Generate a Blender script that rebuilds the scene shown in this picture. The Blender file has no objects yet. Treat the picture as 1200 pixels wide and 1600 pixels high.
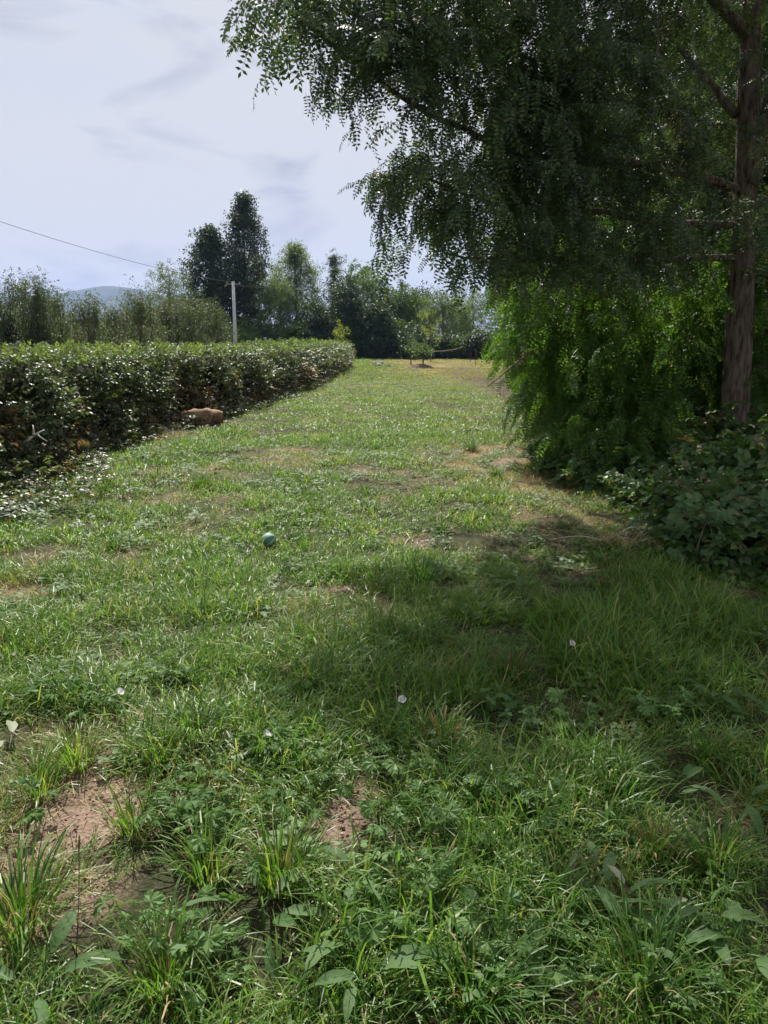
import bpy, math, random
import numpy as np

random.seed(7)
rng = np.random.default_rng(7)
R = math.radians
scene = bpy.context.scene
COL = scene.collection

# ------------------------------------------------------------------ camera
CAM_H = 1.6
F_PX = 1232.0                      # focal length in pixels of the 1200x1600 photograph
PITCH = math.atan(260.0 / F_PX)    # looking a little down
cam_d = bpy.data.cameras.new('camera')
cam = bpy.data.objects.new('camera', cam_d)
COL.objects.link(cam)
cam.location = (0, 0, CAM_H)
cam.rotation_euler = (math.pi / 2 - PITCH, 0, 0)
cam_d.sensor_fit = 'VERTICAL'
cam_d.sensor_height = 36.0
cam_d.lens = 36.0 * F_PX / 1600.0
cam_d.clip_start = 0.05
cam_d.clip_end = 20000
scene.camera = cam

# ------------------------------------------------------------------ light
SUN_EL, SUN_AZ = R(52), R(-11)       # azimuth measured from +Y (ahead) towards +X (right)
world = bpy.data.worlds.new('World')
scene.world = world
world.use_nodes = True
nt = world.node_tree
nt.nodes.clear()
w_out = nt.nodes.new('ShaderNodeOutputWorld')
w_bg = nt.nodes.new('ShaderNodeBackground')
w_bg.inputs['Strength'].default_value = 0.055
sky = nt.nodes.new('ShaderNodeTexSky')
sky.sky_type = 'NISHITA'
sky.sun_disc = False
sky.sun_elevation = SUN_EL
sky.sun_rotation = SUN_AZ
sky.air_density = 1.0
sky.dust_density = 2.0
sky.altitude = 200
w_tc = nt.nodes.new('ShaderNodeTexCoord')
w_map = nt.nodes.new('ShaderNodeMapping')
w_map.inputs['Scale'].default_value = (1.0, 1.0, 2.6)
w_n1 = nt.nodes.new('ShaderNodeTexNoise')
w_n1.inputs['Scale'].default_value = 2.3
w_n1.inputs['Detail'].default_value = 6
w_n1.inputs['Roughness'].default_value = 0.55
w_r1 = nt.nodes.new('ShaderNodeValToRGB')
w_r1.color_ramp.elements[0].position = 0.28
w_r1.color_ramp.elements[0].color = (0.45, 0.45, 0.45, 1)
w_r1.color_ramp.elements[1].position = 0.50
w_r1.color_ramp.elements[1].color = (0.97, 0.97, 0.97, 1)
w_mix = nt.nodes.new('ShaderNodeMix')
w_mix.data_type = 'RGBA'
w_n2 = nt.nodes.new('ShaderNodeTexNoise')
w_n2.inputs['Scale'].default_value = 5.5
w_n2.inputs['Detail'].default_value = 5
w_n2.inputs['Roughness'].default_value = 0.5
w_n2.inputs['Distortion'].default_value = 0.6
w_r2 = nt.nodes.new('ShaderNodeValToRGB')
w_r2.color_ramp.elements[0].position = 0.53
w_r2.color_ramp.elements[0].color = (0, 0, 0, 1)
w_r2.color_ramp.elements[1].position = 0.70
w_r2.color_ramp.elements[1].color = (0.75, 0.75, 0.75, 1)
w_mix2 = nt.nodes.new('ShaderNodeMix')
w_mix2.data_type = 'RGBA'
w_mix2.inputs['B'].default_value = (4.3, 4.6, 5.8, 1)      # small blue-grey wisps
w_mix.inputs['B'].default_value = (7.2, 7.3, 7.65, 1)     # thin bright veil of cloud
L = nt.links.new
L(w_tc.outputs['Generated'], w_map.inputs['Vector'])
L(w_map.outputs['Vector'], w_n1.inputs['Vector'])
L(w_n1.outputs['Fac'], w_r1.inputs['Fac'])
L(w_r1.outputs['Color'], w_mix.inputs['Factor'])
L(sky.outputs['Color'], w_mix.inputs['A'])
L(w_map.outputs['Vector'], w_n2.inputs['Vector'])
L(w_n2.outputs['Fac'], w_r2.inputs['Fac'])
L(w_r2.outputs['Color'], w_mix2.inputs['Factor'])
L(w_mix.outputs['Result'], w_mix2.inputs['A'])
L(w_mix2.outputs['Result'], w_bg.inputs['Color'])
L(w_bg.outputs['Background'], w_out.inputs['Surface'])

sun_d = bpy.data.lights.new('sun', 'SUN')
sun_d.energy = 5.0
sun_d.angle = R(0.6)
sun_d.color = (1.0, 0.95, 0.86)
sun = bpy.data.objects.new('sun', sun_d)
COL.objects.link(sun)
sun.rotation_euler = (R(90) - SUN_EL, 0, math.pi - SUN_AZ)   # checked below
sun.location = (5, 30, 40)

scene.view_settings.view_transform = 'Standard'
scene.view_settings.look = 'None'
scene.view_settings.exposure = 0.88
scene.view_settings.gamma = 1.0
scene.view_settings.use_curve_mapping = False
scene.render.engine = 'CYCLES'
cy = scene.cycles
cy.use_denoising = True
cy.max_bounces = 4
cy.diffuse_bounces = 3
cy.use_adaptive_sampling = True
cy.adaptive_threshold = 0.02
cy.glossy_bounces = 2
cy.transmission_bounces = 4
cy.transparent_max_bounces = 4
cy.volume_bounces = 0
cy.caustics_reflective = False
cy.caustics_refractive = False
cy.sample_clamp_indirect = 4.0

# ------------------------------------------------------------------ helpers
SP, CP = math.sin(PITCH), math.cos(PITCH)

def ray(px, py):
    u, v = (px - 600) / F_PX, (800 - py) / F_PX
    return np.array([u, CP + v * SP, -SP + v * CP])      # forward + u*right + v*up

def P(px, py, depth):
    """point seen at a pixel, at a given distance ahead (world Y)"""
    d = ray(px, py)
    return np.array([0, 0, CAM_H]) + d * (depth / d[1])

def G(px, py, z=0.0):
    d = ray(px, py)
    t = (z - CAM_H) / d[2]
    return np.array([0, 0, CAM_H]) + d * t

def proj(p):
    p = np.asarray(p, float).reshape(-1, 3) - [0, 0, CAM_H]
    zc = p[:, 1] * CP - p[:, 2] * SP
    v = p[:, 1] * SP + p[:, 2] * CP
    zc = np.maximum(zc, 1e-3)
    return np.stack([600 + F_PX * p[:, 0] / zc, 800 - F_PX * v / zc], 1)

def in_poly(pts, poly):
    x, y = pts[:, 0], pts[:, 1]
    ins = np.zeros(len(pts), bool)
    n = len(poly)
    for i in range(n):
        x1, y1 = poly[i]
        x2, y2 = poly[(i + 1) % n]
        c = ((y1 > y) != (y2 > y)) & (x < (x2 - x1) * (y - y1) / (y2 - y1 + 1e-9) + x1)
        ins ^= c
    return ins

def hash2(ix, iy, s):
    h = (ix.astype(np.int64) * 374761393 + iy.astype(np.int64) * 668265263 + s * 982451653) & 0x7fffffff
    h = ((h ^ (h >> 13)) * 1274126177) & 0x7fffffff
    return ((h ^ (h >> 16)) & 0xffff) / 65535.0

def vnoise(x, y, s=0):
    x = np.asarray(x, float); y = np.asarray(y, float)
    ix, iy = np.floor(x), np.floor(y)
    fx, fy = x - ix, y - iy
    fx = fx * fx * (3 - 2 * fx); fy = fy * fy * (3 - 2 * fy)
    a = hash2(ix, iy, s); b = hash2(ix + 1, iy, s); c = hash2(ix, iy + 1, s); d = hash2(ix + 1, iy + 1, s)
    return (a * (1 - fx) + b * fx) * (1 - fy) + (c * (1 - fx) + d * fx) * fy

def fbm(x, y, s=0, o=3):
    r, a, t = 0, 1.0, 0
    for k in range(o):
        r = r + a * vnoise(np.asarray(x) * 2 ** k, np.asarray(y) * 2 ** k, s + k)
        t += a; a *= 0.5
    return r / t

def gz(x, y):
    """height of the ground"""
    x = np.asarray(x, float); y = np.asarray(y, float)
    near = np.clip(1 - (np.hypot(x, y) - 30) / 30, 0, 1)
    return (fbm(x * 0.9, y * 0.9, 11, 3) - 0.5) * 0.10 * near

class MB:
    def __init__(s):
        s.v = []; s.f = []; s.n = 0
    def add(s, v, f):
        v = np.asarray(v, float).reshape(-1, 3)
        s.v.append(v)
        n = s.n
        s.f.extend([tuple(i + n for i in q) for q in f])
        s.n += len(v)
    def mesh(s, name, mat=None, smooth=False):
        me = bpy.data.meshes.new(name)
        v = np.concatenate(s.v) if s.v else np.zeros((0, 3))
        me.from_pydata(v.tolist(), [], s.f)
        if smooth:
            me.polygons.foreach_set('use_smooth', [True] * len(me.polygons))
        if mat: me.materials.append(mat)
        me.update()
        return me

def obj(name, me, parent=None, loc=None, rot=None, scl=None, link=True):
    o = bpy.data.objects.new(name, me)
    if link: COL.objects.link(o)
    if parent is not None: o.parent = parent
    if loc is not None: o.location = tuple(float(a) for a in loc)
    if rot is not None: o.rotation_euler = tuple(float(a) for a in rot)
    if scl is not None: o.scale = (scl,) * 3 if np.isscalar(scl) else tuple(scl)
    return o

def tag(o, label=None, cat=None, group=None, kind=None):
    if label: o['label'] = label
    if cat: o['category'] = cat
    if group: o['group'] = group
    if kind: o['kind'] = kind
    return o

def thing(name, label, cat, loc=(0, 0, 0), rz=0.0, group=None):
    o = bpy.data.objects.new(name, None)
    COL.objects.link(o)
    o.location = tuple(float(a) for a in loc)
    o.rotation_euler = (0, 0, rz)
    o.empty_display_size = 0.2
    return tag(o, label, cat, group)

def tube(path, radii, sides=6, cap=True):
    path = np.asarray(path, float); n = len(path)
    radii = np.broadcast_to(np.asarray(radii, float), (n,))
    t = np.gradient(path, axis=0)
    t /= np.linalg.norm(t, axis=1, keepdims=True) + 1e-9
    ref = np.array([0.0, 0, 1]) if abs(t[0][2]) < 0.9 else np.array([1.0, 0, 0])
    vs = []
    a = np.linspace(0, 2 * math.pi, sides, endpoint=False)
    for i in range(n):
        u = np.cross(ref, t[i]); u /= np.linalg.norm(u) + 1e-9
        w = np.cross(t[i], u)
        ref = w
        # keep ref stable: use previous binormal rotated
        ref = np.cross(u, t[i]) * -1
        vs.append(path[i] + radii[i] * (np.cos(a)[:, None] * u + np.sin(a)[:, None] * w))
    v = np.concatenate(vs)
    f = []
    for i in range(n - 1):
        for k in range(sides):
            k2 = (k + 1) % sides
            f.append((i * sides + k, i * sides + k2, (i + 1) * sides + k2, (i + 1) * sides + k))
    if cap:
        f.append(tuple(range(sides))[::-1]); f.append(tuple((n - 1) * sides + k for k in range(sides)))
    return v, f

def rotm(rx, ry, rz):
    cx, sx, cy_, sy, cz, sz = math.cos(rx), math.sin(rx), math.cos(ry), math.sin(ry), math.cos(rz), math.sin(rz)
    X = np.array([[1, 0, 0], [0, cx, -sx], [0, sx, cx]])
    Y = np.array([[cy_, 0, sy], [0, 1, 0], [-sy, 0, cy_]])
    Z = np.array([[cz, -sz, 0], [sz, cz, 0], [0, 0, 1]])
    return Z @ Y @ X

def smooth_path(pts, n):
    pts = np.asarray(pts, float)
    d = np.concatenate([[0], np.cumsum(np.linalg.norm(np.diff(pts, axis=0), axis=1))])
    t = np.linspace(0, d[-1], n)
    q = np.stack([np.interp(t, d, pts[:, k]) for k in range(pts.shape[1])], 1)
    for _ in range(2):
        q[1:-1] = 0.25 * q[:-2] + 0.5 * q[1:-1] + 0.25 * q[2:]
    return q

# ------------------------------------------------------------------ materials
def new_mat(name):
    m = bpy.data.materials.new(name)
    m.use_nodes = True
    m.node_tree.nodes.clear()
    return m, m.node_tree, m.node_tree.nodes, m.node_tree.links.new

def ramp(N, stops):
    r = N.new('ShaderNodeValToRGB')
    el = r.color_ramp.elements
    while len(el) < len(stops): el.new(0.5)
    for e, (p, c) in zip(el, stops):
        e.position = p; e.color = (*c, 1)
    return r

def leaf_mat(name, cols, trans=0.4, rough=0.42, spec=0.5, dry=None, tcol=1.35, vein=0.0, objvar=0.35):
    """foliage: colour differs from leaf to leaf, light passes through"""
    m, t, N, K = new_mat(name)
    out = N.new('ShaderNodeOutputMaterial')
    geo = N.new('ShaderNodeNewGeometry')
    oi = N.new('ShaderNodeObjectInfo')
    add = N.new('ShaderNodeMath'); add.operation = 'MULTIPLY_ADD'
    add.inputs[1].default_value = objvar
    K(oi.outputs['Random'], add.inputs[0])
    mul = N.new('ShaderNodeMath'); mul.operation = 'MULTIPLY'; mul.inputs[1].default_value = 1 - objvar
    K(geo.outputs['Random Per Island'], mul.inputs[0])
    K(mul.outputs[0], add.inputs[2])
    r = ramp(N, [(i / (len(cols) - 1), c) for i, c in enumerate(cols)])
    K(add.outputs[0], r.inputs['Fac'])
    col = r.outputs['Color']
    if dry is not None:
        at = N.new('ShaderNodeAttribute'); at.attribute_type = 'INSTANCER'; at.attribute_name = 'dry'
        sb = N.new('ShaderNodeMath'); sb.operation = 'ADD'
        sc_ = N.new('ShaderNodeMath'); sc_.operation = 'MULTIPLY_ADD'; sc_.inputs[1].default_value = 0.8; sc_.inputs[2].default_value = -0.4
        K(geo.outputs['Random Per Island'], sc_.inputs[0])
        K(at.outputs['Fac'], sb.inputs[0]); K(sc_.outputs[0], sb.inputs[1])
        mr = N.new('ShaderNodeMapRange'); mr.inputs['From Min'].default_value = 0.25; mr.inputs['From Max'].default_value = 0.75
        K(sb.outputs[0], mr.inputs['Value'])
        mx = N.new('ShaderNodeMix'); mx.data_type = 'RGBA'
        K(mr.outputs[0], mx.inputs['Factor']); K(col, mx.inputs['A'])
        rd = ramp(N, [(0, dry[0]), (1, dry[1])])
        K(geo.outputs['Random Per Island'], rd.inputs['Fac']); K(rd.outputs['Color'], mx.inputs['B'])
        col = mx.outputs['Result']
    bs = N.new('ShaderNodeBsdfPrincipled')
    bs.inputs['Roughness'].default_value = rough
    bs.inputs['Specular IOR Level'].default_value = spec
    K(col, bs.inputs['Base Color'])
    if vein:
        nz = N.new('ShaderNodeTexNoise'); nz.inputs['Scale'].default_value = vein
        tc = N.new('ShaderNodeTexCoord'); K(tc.outputs['Object'], nz.inputs['Vector'])
        bp = N.new('ShaderNodeBump'); bp.inputs['Strength'].default_value = 0.5; bp.inputs['Distance'].default_value = 0.004
        K(nz.outputs['Fac'], bp.inputs['Height']); K(bp.outputs['Normal'], bs.inputs['Normal'])
    tr = N.new('ShaderNodeBsdfTranslucent')
    hs = N.new('ShaderNodeMix'); hs.data_type = 'RGBA'; hs.blend_type = 'MULTIPLY'; hs.inputs['Factor'].default_value = 1
    hs.inputs['B'].default_value = (tcol * 1.12, tcol * 1.1, tcol * 0.55, 1)
    K(col, hs.inputs['A']); K(hs.outputs['Result'], tr.inputs['Color'])
    mx2 = N.new('ShaderNodeMixShader'); mx2.inputs['Fac'].default_value = trans
    K(bs.outputs[0], mx2.inputs[1]); K(tr.outputs[0], mx2.inputs[2])
    K(mx2.outputs[0], out.inputs['Surface'])
    return m

def rough_mat(name, stops, scale=8.0, detail=6, rough=0.9, bump=0.6, dist=0.02, stretch=(1, 1, 1), spec=0.25):
    m, t, N, K = new_mat(name)
    out = N.new('ShaderNodeOutputMaterial')
    tc = N.new('ShaderNodeTexCoord'); mp = N.new('ShaderNodeMapping'); mp.inputs['Scale'].default_value = stretch
    nz = N.new('ShaderNodeTexNoise'); nz.inputs['Scale'].default_value = scale; nz.inputs['Detail'].default_value = detail
    nz.inputs['Roughness'].default_value = 0.65
    K(tc.outputs['Object'], mp.inputs['Vector']); K(mp.outputs['Vector'], nz.inputs['Vector'])
    r = ramp(N, stops); K(nz.outputs['Fac'], r.inputs['Fac'])
    bs = N.new('ShaderNodeBsdfPrincipled'); bs.inputs['Roughness'].default_value = rough
    bs.inputs['Specular IOR Level'].default_value = spec
    K(r.outputs['Color'], bs.inputs['Base Color'])
    bp = N.new('ShaderNodeBump'); bp.inputs['Strength'].default_value = bump; bp.inputs['Distance'].default_value = dist
    K(nz.outputs['Fac'], bp.inputs['Height']); K(bp.outputs['Normal'], bs.inputs['Normal'])
    K(bs.outputs[0], out.inputs['Surface'])
    return m

STRAW = ((0.20, 0.155, 0.07), (0.36, 0.29, 0.15))
BROWN = ((0.075, 0.045, 0.025), (0.22, 0.14, 0.08))
M = {}
M['grass'] = leaf_mat('grass_blades', [(0.022, 0.062, 0.010), (0.060, 0.150, 0.018), (0.110, 0.220, 0.028), (0.17, 0.25, 0.045), (0.32, 0.32, 0.13)], 0.45, 0.42, 0.42, STRAW)
M['lush'] = leaf_mat('lush_grass', [(0.028, 0.085, 0.014), (0.050, 0.135, 0.020), (0.095, 0.190, 0.030)], 0.45, 0.42, 0.35, STRAW)
M['straw'] = leaf_mat('dry_straw', [(0.13, 0.075, 0.035), (0.30, 0.22, 0.11), (0.42, 0.35, 0.20)], 0.25, 0.6, 0.3)
M['reddry'] = leaf_mat('reddish_dry_blades', [(0.10, 0.045, 0.02), (0.24, 0.12, 0.05), (0.30, 0.2, 0.09)], 0.3, 0.6, 0.3)
M['herb'] = leaf_mat('herb_leaves', [(0.045, 0.105, 0.026), (0.080, 0.16, 0.040), (0.14, 0.22, 0.07)], 0.38, 0.55, 0.3)
M['dock'] = leaf_mat('dock_leaves', [(0.055, 0.115, 0.035), (0.080, 0.15, 0.05), (0.13, 0.20, 0.08)], 0.40, 0.6, 0.2, vein=60)
M['pale'] = leaf_mat('bleached_leaf', [(0.18, 0.21, 0.13), (0.26, 0.28, 0.19)], 0.25, 0.6, 0.3, vein=50)
M['locust'] = leaf_mat('locust_leaves', [(0.018, 0.038, 0.018), (0.033, 0.064, 0.025), (0.055, 0.098, 0.032), (0.10, 0.155, 0.034)], 0.36, 0.42, 0.4, BROWN)
M['sucker'] = leaf_mat('sunlit_sucker_leaves', [(0.040, 0.100, 0.018), (0.070, 0.155, 0.024), (0.12, 0.21, 0.032)], 0.55, 0.45, 0.35, BROWN)  # sunlight put into the colour, lighter than the crown's leaves
M['hedge'] = leaf_mat('hedge_leaves', [(0.022, 0.048, 0.020), (0.055, 0.092, 0.038), (0.095, 0.138, 0.060), (0.16, 0.20, 0.10)], 0.32, 0.46, 0.6, BROWN)
M['hedge_top'] = leaf_mat('sunlit_young_hedge_leaves', [(0.07, 0.125, 0.03), (0.12, 0.19, 0.045), (0.17, 0.24, 0.06)], 0.45, 0.5, 0.4, BROWN)  # new-growth green, with the sunlit brightness of the top put into it
M['bramble'] = leaf_mat('bramble_leaves', [(0.030, 0.075, 0.025), (0.055, 0.125, 0.036), (0.10, 0.18, 0.05)], 0.35, 0.48, 0.45, BROWN)
M['far_dark'] = leaf_mat('poplar_leaves', [(0.020, 0.040, 0.020), (0.032, 0.060, 0.026), (0.055, 0.085, 0.035)], 0.25, 0.45, 0.4)
M['far_mid'] = leaf_mat('field_tree_leaves', [(0.035, 0.075, 0.022), (0.065, 0.12, 0.032), (0.11, 0.17, 0.045)], 0.35, 0.5, 0.3)
M['far_pale'] = leaf_mat('pale_tree_leaves', [(0.060, 0.10, 0.04), (0.095, 0.15, 0.055), (0.14, 0.19, 0.075)], 0.4, 0.5, 0.3)
M['orchard'] = leaf_mat('orchard_leaves', [(0.025, 0.055, 0.022), (0.045, 0.085, 0.032), (0.09, 0.13, 0.05)], 0.35, 0.45, 0.4, BROWN)
M['yellow'] = leaf_mat('yellow_leaves', [(0.14, 0.20, 0.03), (0.22, 0.27, 0.045)], 0.5, 0.5, 0.3)
M['bark'] = rough_mat('furrowed_bark', [(0.36, (0.035, 0.024, 0.018)), (0.48, (0.13, 0.095, 0.07)), (0.62, (0.22, 0.175, 0.135)), (0.75, (0.17, 0.19, 0.13))], 22, 8, 0.92, 1.0, 0.05, (1, 1, 0.2))
M['twig'] = rough_mat('twig_bark', [(0.3, (0.04, 0.03, 0.022)), (0.7, (0.11, 0.085, 0.06))], 20, 3, 0.9, 0.3, 0.004)
M['dead'] = rough_mat('dead_wood', [(0.3, (0.16, 0.12, 0.09)), (0.7, (0.36, 0.31, 0.25))], 30, 3, 0.9, 0.3, 0.003)
M['palewood'] = rough_mat('bleached_wood', [(0.3, (0.38, 0.35, 0.31)), (0.7, (0.58, 0.55, 0.5))], 30, 3, 0.8, 0.3, 0.003)
M['core'] = rough_mat('dark_stem_core', [(0.3, (0.018, 0.014, 0.009)), (0.7, (0.06, 0.045, 0.028))], 22, 5, 0.95, 1.0, 0.08)  # twig brown made dark to carry the shade inside the hedge
M['log'] = rough_mat('reddish_log', [(0.30, (0.05, 0.03, 0.02)), (0.48, (0.24, 0.145, 0.09)), (0.7, (0.42, 0.29, 0.19))], 9, 6, 0.9, 0.8, 0.03, (0.35, 1.6, 1.6))
M['concrete'] = rough_mat('pole_concrete', [(0.3, (0.42, 0.42, 0.43)), (0.7, (0.58, 0.58, 0.58))], 6, 4, 0.85, 0.2, 0.01)
M['stone'] = rough_mat('grey_stone', [(0.3, (0.16, 0.16, 0.155)), (0.7, (0.34, 0.34, 0.33))], 5, 5, 0.9, 0.6, 0.03)
M['earth'] = rough_mat('bare_earth', [(0.3, (0.10, 0.07, 0.045)), (0.7, (0.20, 0.145, 0.10))], 12, 6, 0.95, 0.8, 0.03)
M['forest'] = rough_mat('hill_forest', [(0.35, (0.022, 0.035, 0.022)), (0.65, (0.05, 0.07, 0.035))], 0.01, 6, 0.95, 0.0, 1.0)

def plain_mat(name, c, rough=0.5, spec=0.4, trans=0.0):
    m, t, N, K = new_mat(name)
    out = N.new('ShaderNodeOutputMaterial')
    nz = N.new('ShaderNodeTexNoise'); nz.inputs['Scale'].default_value = 40; nz.inputs['Detail'].default_value = 4
    r = ramp(N, [(0.3, tuple(a * 0.82 for a in c)), (0.7, c)])
    K(nz.outputs['Fac'], r.inputs['Fac'])
    bs = N.new('ShaderNodeBsdfPrincipled'); bs.inputs['Roughness'].default_value = rough
    bs.inputs['Specular IOR Level'].default_value = spec
    K(r.outputs['Color'], bs.inputs['Base Color'])
    if trans:
        tr = N.new('ShaderNodeBsdfTranslucent'); K(r.outputs['Color'], tr.inputs['Color'])
        mx = N.new('ShaderNodeMixShader'); mx.inputs['Fac'].default_value = trans
        K(bs.outputs[0], mx.inputs[1]); K(tr.outputs[0], mx.inputs[2]); K(mx.outputs[0], out.inputs['Surface'])
    else:
        K(bs.outputs[0], out.inputs['Surface'])
    return m
M['teal'] = plain_mat('teal_ball_panel', (0.045, 0.20, 0.13), 0.55)
M['white'] = plain_mat('white_ball_panel', (0.36, 0.44, 0.36), 0.55)
M['petal'] = plain_mat('white_petal', (0.85, 0.84, 0.86), 0.6, 0.2, 0.35)
M['metal'] = plain_mat('grey_metal', (0.25, 0.25, 0.26), 0.5)
M['cable'] = plain_mat('dark_cable', (0.035, 0.035, 0.04), 0.6)

# ------------------------------------------------------------------ leaf shapes
def leaf_shape(l, w, fold=0.25, droop=0.15, seg=3, tip=1.0):
    """an ovate leaf along +X, folded at its midrib"""
    t = np.linspace(0, 1, seg + 2)
    prof = np.sin(np.pi * np.clip(t ** (0.85 * tip), 0, 1)) ** 0.8 * w / 2
    v = []; f = []
    for i, ti in enumerate(t):
        z = -droop * l * ti * ti
        if i in (0, len(t) - 1):
            v.append((l * ti, 0, z))
        else:
            v += [(l * ti, -prof[i], z + fold * prof[i]), (l * ti, 0, z), (l * ti, prof[i], z + fold * prof[i])]
    f += [(0, 1, 2), (0, 2, 3)]
    for i in range(seg - 1):
        a = 1 + i * 3
        f += [(a, a + 3, a + 4, a + 1), (a + 1, a + 4, a + 5, a + 2)]
    a = 1 + (seg - 1) * 3; e = a + 3
    f += [(a, e, a + 1), (a + 1, e, a + 2)]
    return np.array(v, float), f

def small_leaf(l, w):
    """cheap leaf, four triangles"""
    v = np.array([(0, 0, 0), (l * .45, -w / 2, 0.12 * w), (l * .5, 0, 0), (l * .45, w / 2, 0.12 * w), (l, 0, -0.1 * l)])
    return v, [(0, 1, 2), (0, 2, 3), (1, 4, 2), (2, 4, 3)]

def compound_leaf(length=0.21, pairs=7, ll=0.040, lw=0.017, seed=0):
    r = random.Random(seed)
    mb = MB()
    n = pairs + 1
    path = []
    for i in range(6):
        t = i / 5
        path.append((length * t * (1 - 0.12 * t), 0, -0.55 * length * t * t))
    path = np.array(path)
    v, f = tube(path, np.linspace(0.0016, 0.0008, 6), 3, False)
    mb.add(v, f)
    for i in range(pairs):
        t = 0.2 + 0.75 * i / (pairs - 1)
        p = np.array([np.interp(t, np.linspace(0, 1, 6), path[:, k]) for k in range(3)])
        pitch = math.atan(1.1 * t)
        for s in (-1, 1):
            lv, lf = small_leaf(ll * r.uniform(.85, 1.1), lw * r.uniform(.9, 1.1))
            m = rotm(0, pitch, 0) @ rotm(s * r.uniform(-.1, .5), r.uniform(-.1, .35), s * r.uniform(1.15, 1.5))
            mb.add(lv @ m.T + p, lf)
    lv, lf = small_leaf(ll, lw)
    mb.add(lv @ rotm(0, 0.9, 0).T + path[-1], lf)
    return mb

def spray_locust(seed, n=8, length=0.42, ll=0.050, lw=0.022):
    r = random.Random(seed)
    mb = MB()
    path = np.array([(length * t, 0.05 * math.sin(4 * t + seed), 0.06 * t - 0.28 * t * t) for t in np.linspace(0, 1, 6)])
    mb.add(*tube(path, np.linspace(0.004, 0.0015, 6), 4, False))
    for i in range(n):
        t = 0.12 + 0.88 * i / (n - 1)
        p = np.array([np.interp(t, np.linspace(0, 1, 6), path[:, k]) for k in range(3)])
        c = compound_leaf(r.uniform(.16, .24), r.choice([5, 6, 7]), ll, lw, r.random())
        yaw = (1 if i % 2 else -1) * r.uniform(.4, 1.3) * (1 - 0.6 * t) + r.uniform(-.2, .2)
        m = rotm(r.uniform(-.5, .5), r.uniform(-0.2, 0.8), yaw)
        mb.add(np.concatenate(c.v) @ m.T + p, c.f)
    return mb

def sprig(seed, n=8, length=0.26, ll=0.062, lw=0.038, three=False, up=0.3):
    r = random.Random(seed)
    mb = MB()
    path = np.array([(length * t, 0.02 * math.sin(5 * t + seed), up * length * t - 0.25 * length * t * t) for t in np.linspace(0, 1, 4)])
    mb.add(*tube(path, np.linspace(0.003, 0.001, 4), 3, False))
    for i in range(n):
        t = 0.1 + 0.9 * i / max(1, n - 1)
        p = np.array([np.interp(t, np.linspace(0, 1, 4), path[:, k]) for k in range(3)])
        yaw = (1 if i % 2 else -1) * r.uniform(.5, 1.4) * (1 - .5 * t)
        base = rotm(r.uniform(-.5, .5), r.uniform(-.4, .6), yaw)
        s = r.uniform(.65, 1.15)
        for dy in ((-0.9, 0, 0.9) if three else (0,)):
            lv, lf = leaf_shape(ll * s * (1 if dy == 0 else .85), lw * s, r.uniform(.1, .45), r.uniform(.05, .4), 2)
            lv = lv + [0.015, 0, 0]
            mb.add((lv @ rotm(0, 0, dy).T) @ base.T + p, lf)
    return mb

def clump(seed, n=16, rad=0.32, ll=0.17, lw=0.10, flat=0.8):
    """a bunch of leaves for trees far off"""
    r = random.Random(seed)
    mb = MB()
    for i in range(n):
        d = np.array([r.gauss(0, 1), r.gauss(0, 1), r.gauss(0, flat)])
        p = d * rad * 0.5
        lv, lf = small_leaf(ll * r.uniform(.6, 1.25), lw * r.uniform(.7, 1.2))
        mb.add(lv @ rotm(r.uniform(-3, 3), r.uniform(-.6, 1.2), r.uniform(0, 6.28)).T + p, lf)
    return mb

def blade(l, w, lean, curve, seg=3, twist=0.0):
    t = np.linspace(0, 1, seg + 1)
    ang = lean + curve * t * t
    ds = l / seg
    x = np.concatenate([[0], np.cumsum(np.sin(ang[:-1] + 0.5 * np.diff(ang)) * ds)])
    z = np.concatenate([[0], np.cumsum(np.cos(ang[:-1] + 0.5 * np.diff(ang)) * ds)])
    v = []
    for i in range(seg):
        ww = w * (1 - 0.55 * (t[i]) ** 1.5) / 2
        v += [(x[i], -ww, z[i]), (x[i], ww, z[i] + 0.2 * ww)]
    v.append((x[-1], 0, z[-1]))
    f = [(2 * i, 2 * i + 2, 2 * i + 3, 2 * i + 1) for i in range(seg - 1)] + [(2 * seg - 2, 2 * seg, 2 * seg - 1)]
    return np.array(v), f

def grass_patch(seed, n, rad, lmin, lmax, w, seg=3, lean=(0.05, 0.8), curve=(0.3, 1.8)):
    r = random.Random(seed)
    mb = MB()
    comb = r.uniform(0, 6.28)
    for i in range(n):
        a = r.uniform(0, 6.28); d = rad * math.sqrt(r.random())
        v, f = blade(r.uniform(lmin, lmax), w * r.uniform(.6, 1.3), r.uniform(*lean), r.uniform(*curve), seg)
        az = comb + r.gauss(0, 1.1) if r.random() < .6 else r.uniform(0, 6.28)
        mb.add(v @ rotm(r.uniform(-.2, .2), 0, az).T + [d * math.cos(a), d * math.sin(a), -0.01], f)
    return mb

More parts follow.
